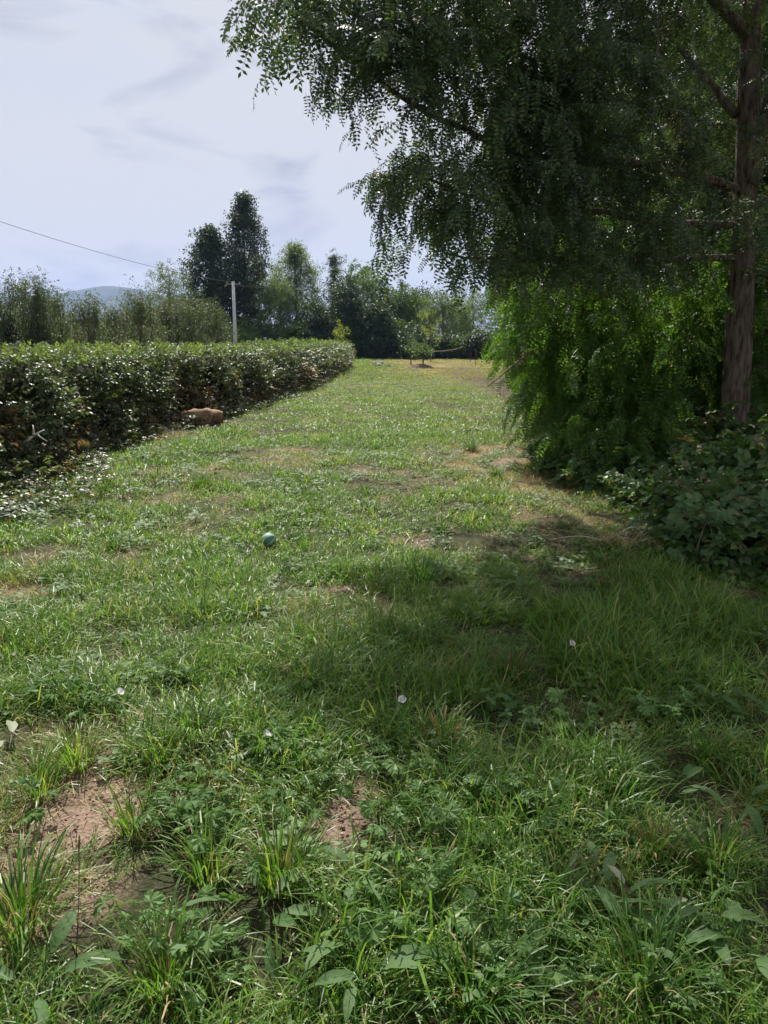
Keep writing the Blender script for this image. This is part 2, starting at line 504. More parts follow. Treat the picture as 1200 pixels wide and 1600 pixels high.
# ------------------------------------------------------------------ scattering with geometry nodes (grass, foliage)
_groups = {}
def proto_group(key, meshes):
    """node group that sets one of several shapes on every point of a mesh"""
    if key in _groups: return _groups[key]
    c = bpy.data.collections.new('shapes_' + key)
    for i, me in enumerate(meshes):
        o = bpy.data.objects.new('%s_%02d' % (key, i), me)
        c.objects.link(o)
    g = bpy.data.node_groups.new('scatter_' + key, 'GeometryNodeTree')
    g.interface.new_socket('Geometry', in_out='INPUT', socket_type='NodeSocketGeometry')
    g.interface.new_socket('Geometry', in_out='OUTPUT', socket_type='NodeSocketGeometry')
    N, K = g.nodes, g.links.new
    gi, go = N.new('NodeGroupInput'), N.new('NodeGroupOutput')
    ci = N.new('GeometryNodeCollectionInfo')
    ci.inputs['Collection'].default_value = c
    ci.inputs['Separate Children'].default_value = True
    ci.inputs['Reset Children'].default_value = True
    ip = N.new('GeometryNodeInstanceOnPoints')
    ip.inputs['Pick Instance'].default_value = True
    def attr(nm, tp):
        a = N.new('GeometryNodeInputNamedAttribute'); a.data_type = tp
        a.inputs['Name'].default_value = nm
        return [s for s in a.outputs if s.enabled and s.name == 'Attribute'][0]
    K(gi.outputs[0], ip.inputs['Points'])
    K(ci.outputs[0], ip.inputs['Instance'])
    K(attr('var', 'INT'), ip.inputs['Instance Index'])
    K(attr('rot', 'FLOAT_VECTOR'), ip.inputs['Rotation'])
    K(attr('scl', 'FLOAT'), ip.inputs['Scale'])
    K(ip.outputs[0], go.inputs[0])
    _groups[key] = (g, len(meshes))
    return _groups[key]

def scatter(name, group, pts, rot, scl, dry=None, parent=None, var=None, seed=0):
    g, nv = group
    pts = np.asarray(pts, float); n = len(pts)
    me = bpy.data.meshes.new(name)
    me.vertices.add(n)
    me.vertices.foreach_set('co', pts.astype(np.float32).ravel())
    rr = np.random.default_rng(seed + n)
    a = me.attributes.new('rot', 'FLOAT_VECTOR', 'POINT'); a.data.foreach_set('vector', np.asarray(rot, np.float32).ravel())
    a = me.attributes.new('scl', 'FLOAT', 'POINT'); a.data.foreach_set('value', np.broadcast_to(np.asarray(scl, np.float32), (n,)).copy())
    a = me.attributes.new('var', 'INT', 'POINT'); a.data.foreach_set('value', (rr.integers(0, nv, n) if var is None else var).astype(np.int32))
    a = me.attributes.new('dry', 'FLOAT', 'POINT'); a.data.foreach_set('value', np.broadcast_to(np.asarray(0.0 if dry is None else dry, np.float32), (n,)).copy())
    o = obj(name, me, parent)
    md = o.modifiers.new('scatter', 'NODES'); md.node_group = g
    o['kind'] = 'stuff'
    return o

def rand_rot(n, tilt=0.25, rr=rng):
    r = rr.normal(0, tilt, (n, 3)); r[:, 2] = rr.uniform(0, 2 * math.pi, n)
    return r

GRP = {}
GRP['grass_near'] = proto_group('grass_near', [grass_patch(i, 56, 0.14, .05, .20, .0048, 4, (0.15, 1.2), (0.3, 2.2)).mesh('gn', M['grass']) for i in range(7)])
GRP['grass_mid'] = proto_group('grass_mid', [grass_patch(20 + i, 64, 0.20, .05, .15, .0066, 3, (0.15, 1.25), (0.3, 2.0)).mesh('gm', M['grass']) for i in range(6)])
GRP['grass_far'] = proto_group('grass_far', [grass_patch(40 + i, 80, 0.40, .035, .10, .010, 2, (0.2, 1.3), (0.2, 1.5)).mesh('gf', M['grass']) for i in range(5)])
GRP['grass_dist'] = proto_group('grass_dist', [grass_patch(60 + i, 90, 0.75, .04, .11, .022, 2).mesh('gd', M['grass']) for i in range(4)])
GRP['turf'] = proto_group('turf', [grass_patch(90 + i, 80, 0.13, .02, .06, .0036, 2, (0.2, 1.4), (0, 1.2)).mesh('tf', M['grass']) for i in range(4)])
GRP['straw'] = proto_group('straw', [grass_patch(80 + i, 22, 0.14, .03, .12, .0035, 2, (1.2, 1.6), (-.2, .3)).mesh('st', M['straw']) for i in range(5)])
GRP['locust'] = proto_group('locust', [spray_locust(i).mesh('ls', M['locust']) for i in range(6)])
GRP['locust_big'] = proto_group('locust_big', [spray_locust(30 + i, 8, 0.7, .062, .028).mesh('lb', M['locust']) for i in range(4)])
GRP['sucker'] = proto_group('sucker', [spray_locust(50 + i, 8, 0.45, .056, .026).mesh('su', M['sucker']) for i in range(5)])
GRP['hedge'] = proto_group('hedge', [sprig(i, 9, 0.24, .060, .040).mesh('hs', M['hedge']) for i in range(4)] + [sprig(10 + i, 6, 0.26, .055, .042, True).mesh('hs', M['hedge']) for i in range(3)])
GRP['hedge_top'] = proto_group('hedge_top', [sprig(70 + i, 9, 0.22, .055, .036).mesh('ht', M['hedge_top']) for i in range(4)])
GRP['bramble'] = proto_group('bramble', [sprig(20 + i, 6, 0.30, .075, .055, True).mesh('br', M['bramble']) for i in range(5)])
GRP['far_dark'] = proto_group('far_dark', [clump(i, 18, .45, .26, .17).mesh('fd', M['far_dark']) for i in range(4)])
GRP['far_mid'] = proto_group('far_mid', [clump(10 + i, 18, .45, .25, .15).mesh('fm', M['far_mid']) for i in range(4)])
GRP['far_pale'] = proto_group('far_pale', [clump(20 + i, 18, .45, .22, .12).mesh('fp', M['far_pale']) for i in range(4)])
GRP['orchard'] = proto_group('orchard', [clump(30 + i, 16, .26, .13, .075, 1.2).mesh('oc', M['orchard']) for i in range(4)])
GRP['yellow'] = proto_group('yellow', [clump(40 + i, 12, .3, .17, .10).mesh('yl', M['yellow']) for i in range(3)])

# ------------------------------------------------------------------ the setting: ground, hill
SOIL = []     # bare patches: centre, half sizes
for (px, py, rx, ry) in [(170, 1256, 112, 60), (188, 1148, 34, 52), (245, 1112, 62, 24), (125, 1395, 62, 56), (520, 1262, 46, 36),
                         (650, 850, 26, 12), (722, 876, 22, 10), (540, 916, 20, 9), (55, 1590, 60, 26), (500, 1450, 40, 20), (930, 1530, 40, 25),
                         (700, 768, 14, 4), (862, 716, 14, 5), (790, 722, 12, 4), (470, 975, 14, 8), (860, 1160, 20, 14)]:
    c = G(px, py)
    hx = abs(G(px + rx, py)[0] - c[0]); hy = 0.5 * abs(G(px, py - ry)[1] - G(px, py + ry)[1])
    SOIL.append((c[0], c[1], hx, hy))

def soil_mask(x, y):
    x = np.asarray(x, float); y = np.asarray(y, float)
    m = np.zeros_like(x)
    wob = (fbm(x * 7, y * 7, 5, 3) - 0.5) * 1.3
    for (cx, cy_, hx, hy) in SOIL:
        d = np.hypot((x - cx) / hx, (y - cy_) / hy) + wob
        m = np.maximum(m, np.clip((1.15 - d) / 0.35, 0, 1))
    return m

def dry_mask(x, y):
    x = np.asarray(x, float); y = np.asarray(y, float)
    n = fbm(x * 0.8, y * 0.5, 21, 3)
    d = np.clip((n - 0.64) * 3.0, 0, 0.4) + np.clip((fbm(x * 3.1, y * 2.4, 27, 2) - .64) * 3.2, 0, .5)
    d = d + 1.0 * np.exp(-(((x - 1.8) / 1.1) ** 2 + ((y - 10.6) / 2.4) ** 2)) * np.clip(fbm(x * 2.2, y * 1.6, 23, 3) * 3.2 - .75, .1, 1.3)
    far = np.clip((y - 22) / 30, 0, 1) * np.clip((x - 0.2 + 0.02 * y) / 4.0, 0, 1)
    d = d + far * (0.3 + 0.4 * n)
    d = d + 0.10 * np.clip((y - 10) / 30, 0, 1)
    return np.clip(d, 0, 1)

def axis(lims):
    out = []
    for a, b, n in lims: out += list(np.linspace(a, b, n, endpoint=False))
    return np.array(out + [lims[-1][1]])
gx = axis([(-6000, -600, 8), (-600, -60, 10), (-60, -8, 16), (-8, 8, 110), (8, 60, 16), (60, 600, 10), (600, 6000, 8)])
gy = axis([(-3000, -60, 6), (-60, 0, 8), (0, 16, 120), (16, 60, 60), (60, 120, 20), (120, 600, 10), (600, 6000, 8)])
X, Y = np.meshgrid(gx, gy)
Z = gz(X, Y)
nx, ny = len(gx), len(gy)
gv = np.stack([X.ravel(), Y.ravel(), Z.ravel()], 1)
gf = [(j * nx + i, j * nx + i + 1, (j + 1) * nx + i + 1, (j + 1) * nx + i) for j in range(ny - 1) for i in range(nx - 1)]
gme = bpy.data.meshes.new('ground')
gme.from_pydata(gv.tolist(), [], gf)
gme.polygons.foreach_set('use_smooth', [True] * len(gf))
a = gme.attributes.new('soil', 'FLOAT', 'POINT'); a.data.foreach_set('value', soil_mask(X, Y).ravel().astype(np.float32))
dm = dry_mask(X, Y)
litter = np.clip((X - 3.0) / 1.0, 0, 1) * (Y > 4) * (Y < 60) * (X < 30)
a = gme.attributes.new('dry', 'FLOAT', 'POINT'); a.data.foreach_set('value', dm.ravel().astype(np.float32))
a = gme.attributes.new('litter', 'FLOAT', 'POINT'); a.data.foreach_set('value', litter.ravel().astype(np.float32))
m, t, N, K = new_mat('meadow_ground')
out = N.new('ShaderNodeOutputMaterial'); bs = N.new('ShaderNodeBsdfPrincipled'); bs.inputs['Roughness'].default_value = 0.95
bs.inputs['Specular IOR Level'].default_value = 0.15
tc = N.new('ShaderNodeTexCoord')
n1 = N.new('ShaderNodeTexNoise'); n1.inputs['Scale'].default_value = 9; n1.inputs['Detail'].default_value = 8; n1.inputs['Roughness'].default_value = 0.7
n2 = N.new('ShaderNodeTexNoise'); n2.inputs['Scale'].default_value = 70; n2.inputs['Detail'].default_value = 7; n2.inputs['Roughness'].default_value = 0.7
K(tc.outputs['Object'], n1.inputs['Vector']); K(tc.outputs['Object'], n2.inputs['Vector'])
rg = ramp(N, [(0.32, (0.012, 0.014, 0.008)), (0.45, (0.028, 0.036, 0.014)), (0.58, (0.055, 0.050, 0.028)), (0.7, (0.12, 0.095, 0.055))]); K(n2.outputs['Fac'], rg.inputs['Fac'])
rs = ramp(N, [(0.3, (0.09, 0.058, 0.045)), (0.5, (0.23, 0.155, 0.120)), (0.7, (0.37, 0.27, 0.22))]); K(n2.outputs['Fac'], rs.inputs['Fac'])
rd = ramp(N, [(0.3, (0.10, 0.075, 0.04)), (0.7, (0.31, 0.23, 0.125))]); K(n2.outputs['Fac'], rd.inputs['Fac'])
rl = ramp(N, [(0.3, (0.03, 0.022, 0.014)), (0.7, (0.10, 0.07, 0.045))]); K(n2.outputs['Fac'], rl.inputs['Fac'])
def mixc(fac_attr, A, B):
    at = N.new('ShaderNodeAttribute'); at.attribute_name = fac_attr
    mx = N.new('ShaderNodeMix'); mx.data_type = 'RGBA'
    K(at.outputs['Fac'], mx.inputs['Factor']); K(A, mx.inputs['A']); K(B, mx.inputs['B'])
    return mx.outputs['Result']
c1 = mixc('dry', rg.outputs['Color'], rd.outputs['Color'])
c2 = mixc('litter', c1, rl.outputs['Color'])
c3 = mixc('soil', c2, rs.outputs['Color'])
K(c3, bs.inputs['Base Color'])
bp = N.new('ShaderNodeBump'); bp.inputs['Strength'].default_value = 0.8; bp.inputs['Distance'].default_value = 0.015
K(n2.outputs['Fac'], bp.inputs['Height']); K(bp.outputs['Normal'], bs.inputs['Normal'])
K(bs.outputs[0], out.inputs['Surface'])
gme.materials.append(m)
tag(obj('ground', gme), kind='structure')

# far wooded hill
hx_ = np.linspace(-2600, 900, 90); hy_ = np.linspace(2600, 4600, 40)
HX, HY = np.meshgrid(hx_, hy_)
ridge = np.interp(HX, [-2600, -1900, -1500, -1250, -1050, -900, -700, -400, 0, 900], [120, 200, 236, 262, 250, 205, 130, 60, 20, 5])
prof = np.clip(1 - np.abs((HY - 3600) / 1000), 0, 1) ** 0.9
HZ = ridge * prof * (0.88 + 0.24 * fbm(HX / 300, HY / 300, 3, 4)) - 4
hf = [(j * 90 + i, j * 90 + i + 1, (j + 1) * 90 + i + 1, (j + 1) * 90 + i) for j in range(39) for i in range(89)]
hb = MB(); hb.add(np.stack([HX.ravel(), HY.ravel(), HZ.ravel()], 1), hf)
tag(obj('hill', hb.mesh('hill', M['forest'], True)), kind='structure')

# ------------------------------------------------------------------ hedge line (shared by grass and hedge)
HL = np.array([G(-300, 1000)[:2], G(0, 772)[:2], G(180, 702)[:2], G(290, 664)[:2], G(400, 636)[:2], G(480, 606)[:2], G(548, 573)[:2]])
HL[0] = (-4.5, 2.0)
def hedge_x(y):
    return np.interp(y, HL[:, 1], HL[:, 0])
H_END = HL[-1, 1]
print('hedge line', HL.round(2).tolist())

# ------------------------------------------------------------------ grass
def field_points(y0, y1, dens, xl, xr, seed):
    r = np.random.default_rng(seed)
    n = int((y1 - y0) * (xr - xl) * dens)
    x = r.uniform(xl, xr, n); y = r.uniform(y0, y1, n)
    return x, y, r

def lawn(name, grp, y0, y1, dens, seed, scale=1.0, label=''):
    wmax = 0.52 * y1 + 1.2
    x, y, r = field_points(y0, y1, dens, max(-wmax, -6), min(wmax, 9.5 if y1 < 40 else 14), seed)
    keep = np.abs(x) < 0.52 * y + 1.2
    hx = np.where(y < H_END + 1, hedge_x(y) - 0.25, -60)
    keep &= x > hx
    right = np.where(y < 8, 9.0, np.where(y < 40, 3.2 + 0.035 * y, 14.0))
    edge = np.clip((right - x) / 1.2, 0, 1)
    keep &= r.random(len(x)) < edge + 0.05
    sm = soil_mask(x, y)
    keep &= r.random(len(x)) > np.clip(sm * 1.1, 0, 0.97)
    dr = dry_mask(x, y)
    keep &= r.random(len(x)) > dr * 0.45
    x, y, dr = x[keep], y[keep], dr[keep]
    cl = fbm(x * 2.6, y * 2.6, 37, 3)
    k2 = r.random(len(x)) < np.clip(.10 + 3.4 * (cl - .32), .10, 1)
    x, y, dr, cl = x[k2], y[k2], dr[k2], cl[k2]
    h = 0.30 + 1.55 * cl ** 1.3
    h *= 1 - 0.45 * dr
    pts = np.stack([x, y, gz(x, y)], 1)
    rot = r.normal(0, 0.10, (len(x), 3)); rot[:, 2] = r.uniform(0, 6.28, len(x))
    o = scatter(name, grp, pts, rot, h * scale * r.uniform(.8, 1.2, len(x)), np.clip(dr + r.normal(0, .10, len(x)), 0, 1), seed=seed)
    tag(o, label, 'grass', kind='stuff')
    return o
lawn('meadow_grass', GRP['grass_near'], 0.7, 5.5, 165, 1, 1.0, 'long drooping green grass in the foreground of the meadow')
lawn('meadow_grass', GRP['grass_mid'], 5.0, 14.5, 62, 2, 1.0, 'mown green grass between the hedge and the bramble bushes')
lawn('meadow_grass', GRP['grass_far'], 14, 38, 24, 3, 1.0, 'sunlit mown grass along the middle of the hedge')
lawn('meadow_grass', GRP['grass_dist'], 37, 104, 5, 4, 1.0, 'yellowish mown grass in front of the far tree line')
lawn('short_turf', GRP['turf'], 0.7, 6.5, 45, 6, 1.0, 'short fine turf covering the ground under the long foreground grass')
# cut straw lying in the grass and on the bare patches
x, y, r = field_points(0.8, 15, 40, -5.2, 5.2, 77)
sm, dr = soil_mask(x, y), dry_mask(x, y)
keep = (np.abs(x) < 0.52 * y + 0.8) & (x > hedge_x(y)) & (r.random(len(x)) < 0.35 + 0.6 * sm + 0.9 * dr)
x, y = x[keep], y[keep]
o = scatter('cut_straw', GRP['straw'], np.stack([x, y, gz(x, y) + 0.012], 1), rand_rot(len(x), 0.1, r), r.uniform(.7, 1.3, len(x)), seed=5)
tag(o, 'dry cut straw lying on the bare brown patches of the meadow', 'straw', kind='stuff')

# crumbs of earth and little pebbles on the bare patches
def crumbs(seed):
    r_ = random.Random(seed); b_ = MB()
    for i in range(26):
        a_ = r_.uniform(0, 6.28); d_ = .10 * math.sqrt(r_.random()); q_ = r_.uniform(.0025, .008)
        v_ = np.array([(1, 0, 0), (-.5, .87, 0), (-.5, -.87, 0), (.2, .1, .9), (-.1, -.1, -.6)]) * q_ * np.array([r_.uniform(.7, 1.3), r_.uniform(.7, 1.3), r_.uniform(.6, 1.1)])
        b_.add(v_ @ rotm(r_.uniform(-.5, .5), r_.uniform(-.5, .5), a_ * 3).T + [d_ * math.cos(a_), d_ * math.sin(a_), q_ * .3], [(0, 1, 3), (1, 2, 3), (2, 0, 3), (1, 0, 4), (2, 1, 4), (0, 2, 4)])
    return b_.mesh('crumbs', M['crumb'])
M['crumb'] = leaf_mat('earth_crumbs', [(0.10, 0.065, 0.05), (0.24, 0.165, 0.125), (0.40, 0.31, 0.26)], 0.0, 0.9, 0.1)
GRP['crumb'] = proto_group('crumb', [crumbs(i) for i in range(5)])
x, y, r = field_points(.9, 9, 150, -3.5, 3.5, 79)
keep = (soil_mask(x, y) > .25) & (np.abs(x) < .52 * y + .6)
x, y = x[keep], y[keep]
o = scatter('earth_crumbs', GRP['crumb'], np.stack([x, y, gz(x, y)], 1), rand_rot(len(x), .05, r), r.uniform(.6, 1.5, len(x)), seed=15)
tag(o, 'loose crumbs of brown earth on the bare patches', 'earth', kind='stuff')

# ------------------------------------------------------------------ hedge
def hedge_top(y):
    return 1.42 + 0.10 * (fbm(y * 0.5, y * 0 + 3, 41, 2) - 0.5) + 0.0016 * np.clip(y - 15, 0, 60)
HW = 1.7
def hedge_surface(n, y0, y1, r, zone):
    y = r.uniform(y0, y1, n)
    top = hedge_top(y)
    if zone == 'face':
        z = top * r.random(n) ** 0.85
        f = z / top
        out_ = 0.28 * np.sin(np.clip(f, 0, 1) * math.pi * 0.85 + 0.25) + 0.95 * (fbm(y * 0.8, z * 1.2, 51, 3) - 0.5) - 0.12
        x = hedge_x(y) - 0.15 + out_ - np.abs(r.normal(0, 0.10, n))
        outward = np.stack([np.ones(n), -0.25 * np.ones(n), 0.25 + 0 * z], 1)
    elif zone == 'top':
        x = hedge_x(y) - HW * r.random(n)
        z = top + r.normal(0, .035, n) - 0.06 + .10 * (fbm(x * 1.5, y * 1.1, 57, 2) - .5)
        outward = np.stack([r.normal(0, .5, n), r.normal(0, .5, n), np.ones(n)], 1)
    else:   # far end
        x = hedge_x(y1) - HW * r.random(n); y = y1 + r.normal(0, .12, n); z = hedge_top(y) * r.random(n)
        outward = np.stack([np.zeros(n), np.ones(n), 0.3 + 0 * z], 1)
    return np.stack([x, y, z], 1), outward

hedge = thing('hedge', 'long leafy bramble hedge with a trimmed flat top along the meadow', 'hedge', (HL[1, 0] - .8, HL[1, 1], 0))
def to_local(o, pts):
    return np.asarray(pts, float) - np.array(o.location)
pts_all, rot_all, scl_all, dry_all = [], [], [], []
r = np.random.default_rng(5)
for zone, y0, y1, dens, s in [('face', 3, 14, 130, 1.0), ('face', 14, 28, 75, 1.15), ('face', 28, H_END, 36, 1.7),
                              ('top', 3, 14, 120, .8), ('top', 14, 28, 70, 1.0), ('top', 28, H_END, 34, 1.5), ('end', 3, H_END, 0, 1.6)]:
    n = int((y1 - y0) * dens * (1.42 if zone == 'face' else HW)) if dens else 160
    p, o_ = hedge_surface(n, y0, y1, r, zone)
    yaw = np.arctan2(o_[:, 1], o_[:, 0]) + r.normal(0, .8, n)
    pit = -np.arctan2(o_[:, 2], np.hypot(o_[:, 0], o_[:, 1])) + r.normal(0, .45, n)
    if zone == 'top': pit = r.normal(-0.75, .45, n)
    f = p[:, 2] / 1.42
    d = np.clip(0.65 - 1.1 * f, 0, .45) * (fbm(p[:, 1] * .55, p[:, 2] * .8, 61, 2) > 0.46) + np.clip((fbm(p[:, 1] * .8, p[:, 2] * 1.5, 71, 2) - .60) * 4, 0, .7) * (f < .92) + r.normal(0, .08, n)
    low = (zone == 'face') & (r.random(n) < np.clip(0.55 - 1.6 * f, 0, .5))
    keep = ~low if zone == 'face' else np.ones(n, bool)
    pts_all.append(p[keep]); rot_all.append(np.stack([r.normal(0, .4, n), pit, yaw], 1)[keep])
    scl_all.append((s * r.uniform(.75, 1.25, n))[keep]); dry_all.append(np.clip(d, 0, 1)[keep])
hp = np.concatenate(pts_all)
ra_, sa_, da_ = np.concatenate(rot_all), np.concatenate(scl_all), np.concatenate(dry_all)
lit_young = hp[:, 2] > hedge_top(hp[:, 1]) - 0.055 + r.normal(0, .03, len(hp))
scatter('foliage', GRP['hedge'], to_local(hedge, hp[~lit_young]), ra_[~lit_young], sa_[~lit_young], da_[~lit_young], hedge, seed=9)
scatter('sunlit_young_top_foliage', GRP['hedge_top'], to_local(hedge, hp[lit_young]), ra_[lit_young], sa_[lit_young], 0.0, hedge, seed=8)
yf = np.concatenate([r.uniform(5, 34, 600), r.uniform(5, 10, 300)]); xf = hedge_x(yf) - .1 + np.abs(r.normal(0, .26, 900)) * (.5 + 1.1 * fbm(yf * .8, yf * 0, 55, 2)) * np.where(yf < 9.5, 2.0, 1.0); zf = r.uniform(.02, .16, 900)
scatter('ragged_foot', GRP['hedge'], to_local(hedge, np.stack([xf, yf, zf], 1)), np.stack([r.normal(0, .4, 900), r.normal(-.1, .4, 900), r.normal(-.3, 1.2, 900)], 1), r.uniform(.7, 1.25, 900), np.clip(r.normal(.22, .25, 900), 0, 1), hedge, seed=4)
# solid core, twig brown with the darkness between the stems put into it
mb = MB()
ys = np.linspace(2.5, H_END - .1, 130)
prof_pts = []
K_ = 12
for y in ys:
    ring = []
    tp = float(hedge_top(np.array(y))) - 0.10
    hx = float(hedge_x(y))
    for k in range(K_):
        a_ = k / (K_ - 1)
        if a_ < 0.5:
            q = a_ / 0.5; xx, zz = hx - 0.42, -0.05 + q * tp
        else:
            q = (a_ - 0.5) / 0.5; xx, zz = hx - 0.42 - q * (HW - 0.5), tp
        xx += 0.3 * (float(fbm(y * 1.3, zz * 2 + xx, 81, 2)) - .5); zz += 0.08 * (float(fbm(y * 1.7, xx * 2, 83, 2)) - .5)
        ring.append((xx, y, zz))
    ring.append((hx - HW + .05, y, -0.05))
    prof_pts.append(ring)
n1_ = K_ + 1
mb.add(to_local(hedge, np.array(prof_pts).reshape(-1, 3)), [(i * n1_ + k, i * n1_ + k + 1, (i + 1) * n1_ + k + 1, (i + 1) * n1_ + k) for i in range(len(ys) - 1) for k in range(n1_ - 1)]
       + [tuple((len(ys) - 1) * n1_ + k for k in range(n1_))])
obj('dark_woody_core', mb.mesh('dark_woody_core', M['core']), hedge)
# stems: bare canes at the foot of the hedge
mb = MB()
for i in range(520):
    y = random.uniform(5, 30) if i < 430 else random.uniform(30, H_END)
    hx = float(hedge_x(y))
    b = np.array([hx - random.uniform(.0, .45), y, 0.0]); l = random.uniform(.3, .9)
    e = b + [random.uniform(-.15, .45), random.uniform(-.4, .4), l * random.uniform(.3, 1.0)]
    c = (b + e) / 2 + [random.uniform(-.1, .1), random.uniform(-.1, .1), random.uniform(0, .2)]
    mb.add(*tube(to_local(hedge, smooth_path([b, c, e], 6)), np.linspace(random.uniform(.004, .009), .002, 6), 4, False))
o = obj('bare_canes', mb.mesh('bare_canes', M['dead']), hedge); o['kind'] = 'stuff'
# single large leaves on the near face
leaf_me = []
for i in range(5):
    b = MB(); b.add(*leaf_shape(0.085, 0.058, 0.2 + .08 * i, 0.1 + .06 * i, 4)); leaf_me.append(b.mesh('hedge_leaf', M['hedge']))
p, o_ = hedge_surface(250, 8.0, 12.5, r, 'face')
for i in range(250):
    p[i, 0] += 0.10
    obj('leaf', leaf_me[i % 5], hedge, to_local(hedge, p[i]), (r.normal(0, .5), r.normal(.15, .5), r.normal(-.4, 1.0)), r.uniform(.7, 1.25))
# long shoots standing out of the top
for i in range(14):
    y = r.uniform(8, 22); x = float(hedge_x(y)) - r.uniform(.1, 1.2); z = float(hedge_top(np.array(y)))
    pth = smooth_path([(x, y, z - .2), (x + r.normal(0, .05), y, z + .05), (x + r.normal(0, .15), y + r.normal(0, .1), z + r.uniform(.08, .2))], 5)
    b = MB(); b.add(*tube(to_local(hedge, pth), np.linspace(.004, .0015, 5), 4))
    obj('shoot', b.mesh('shoot', M['twig']), hedge)

# ------------------------------------------------------------------ trees
def build_tree(name, label, group, base, limbs, targets, grp, spray_n=(3, 5), spray_s=(.8, 1.2), trunk_mat='bark', cat='tree', dry=0.0,
               droop=0.25, spread=0.35, seed=0, leaf_parts=None, twig_r=0.006, sides=5):
    """limbs: list of (polyline, r0, r1), the first is the trunk.  targets: points where foliage sits; twigs grow from the nearest wood to each."""
    r = np.random.default_rng(seed)
    base = np.asarray(base, float)
    root = thing(name, label, cat, base, 0, group)
    nodes, rad = [], []
    for i, (pl, r0, r1) in enumerate(limbs):
        q = smooth_path(pl, max(8, int(np.linalg.norm(np.diff(np.asarray(pl, float), axis=0), axis=1).sum() / 0.22)))
        if i == 0:
            rr = np.linspace(r0, r1, len(q)); rr[0] *= 1.45; rr[1] *= 1.15
        else:
            q[1:] += np.cumsum(r.normal(0, .012, (len(q) - 1, 3)), 0)
            rr = np.linspace(r0, r1, len(q))
        if r0 > .12:
            q = smooth_path(q, int(len(q) * 2.6)); rr = np.interp(np.linspace(0, 1, len(q)), np.linspace(0, 1, len(rr)), rr)
            tv, tf = tube(q - base, rr, 36)
            ang = np.tile(np.linspace(0, 2 * math.pi, 36, endpoint=False), len(q)); hh = np.repeat(q[:, 2], 36)
            rid = np.abs(vnoise(np.cos(ang) * 3.2 + 9 + hh * .25, np.sin(ang) * 3.2 + hh * .9, 7) - .5) * 2
            rid2 = vnoise(np.cos(ang) * 6 + 20, np.sin(ang) * 6 + hh * 4, 8)
            ctr = np.repeat(q - base, 36, axis=0)
            tv = ctr + (tv - ctr) * (0.90 + .16 * rid + .07 * rid2)[:, None]
            b = MB(); b.add(tv, tf)
        else:
            b = MB(); b.add(*tube(q - base, rr, 14 if r0 > .08 else 8))
        part = obj('trunk' if i == 0 else 'limb', b.mesh('trunk' if i == 0 else 'limb', M[trunk_mat], True), root if i == 0 else trunk_o)
        if i == 0: trunk_o = part
        k0 = int(len(q) * (0.35 if i == 0 else 0.1))
        nodes += q[k0:].tolist(); rad += rr[k0:].tolist()
    nodes = np.array(nodes); rad = np.array(rad)
    targets = np.concatenate([np.asarray(targets, float), np.array([np.asarray(pl, float)[-1] for pl, _, _ in limbs])])
    d0 = np.array([np.min(np.linalg.norm(nodes - t_, axis=1)) for t_ in targets])
    order = np.argsort(d0)
    mb = MB()
    sp, sr, ss = [], [], []
    for ti in order:
        tg = targets[ti]
        dist = np.linalg.norm(nodes - tg, axis=1)
        j = int(np.argmin(dist + 0.25 * np.maximum(0, nodes[:, 2] - tg[2])))
        st = nodes[j]; dd = dist[j]
        mid = (st + tg) / 2 + r.normal(0, .08 * dd + .01, 3) + [0, 0, droop * dd * 0.5]
        q = smooth_path([st, mid, tg], 5)
        r0 = min(rad[j] * 0.8, twig_r * (1 + 1.2 * dd)); r1 = max(0.0025, r0 * 0.45)
        mb.add(*tube(q - base, np.linspace(r0, r1, 5), sides, False))
        nodes = np.concatenate([nodes, q[1:]]); rad = np.concatenate([rad, np.linspace(r0, r1, 5)[1:]])
        out_dir = tg - st; az = math.atan2(out_dir[1], out_dir[0])
        for k in range(r.integers(spray_n[0], spray_n[1] + 1)):
            pp = tg + r.normal(0, spread * 0.45, 3) if k else tg
            sp.append(pp); sr.append((r.normal(0, .35), r.normal(droop, .35), az + r.normal(0, .9) if k else az + r.normal(0, .3)))
            ss.append(r.uniform(*spray_s))
    o = obj('branches', mb.mesh('branches', M['twig']), root); o['kind'] = 'stuff'
    sp = np.array(sp)
    dr = np.clip(dry + r.normal(0, .06, len(sp)), 0, 1) if np.isscalar(dry) else dry
    scatter('crown', grp, sp - base, np.array(sr), np.array(ss), dr, root, seed=seed)
    return root, sp, nodes

def ellipsoid_pts(r, n, c, rx, ry, rz, shell=0.35):
    d = r.normal(0, 1, (n, 3)); d /= np.linalg.norm(d, axis=1, keepdims=True)
    q = (shell + (1 - shell) * r.random(n) ** 0.6)[:, None]
    lump = 0.62 + 0.8 * fbm(d[:, 0] * 2.2 + c[0], d[:, 1] * 2.2 + d[:, 2] * 2.7 + c[1], 91, 2)[:, None]
    return np.asarray(c) + d * q * lump * [rx, ry, rz]

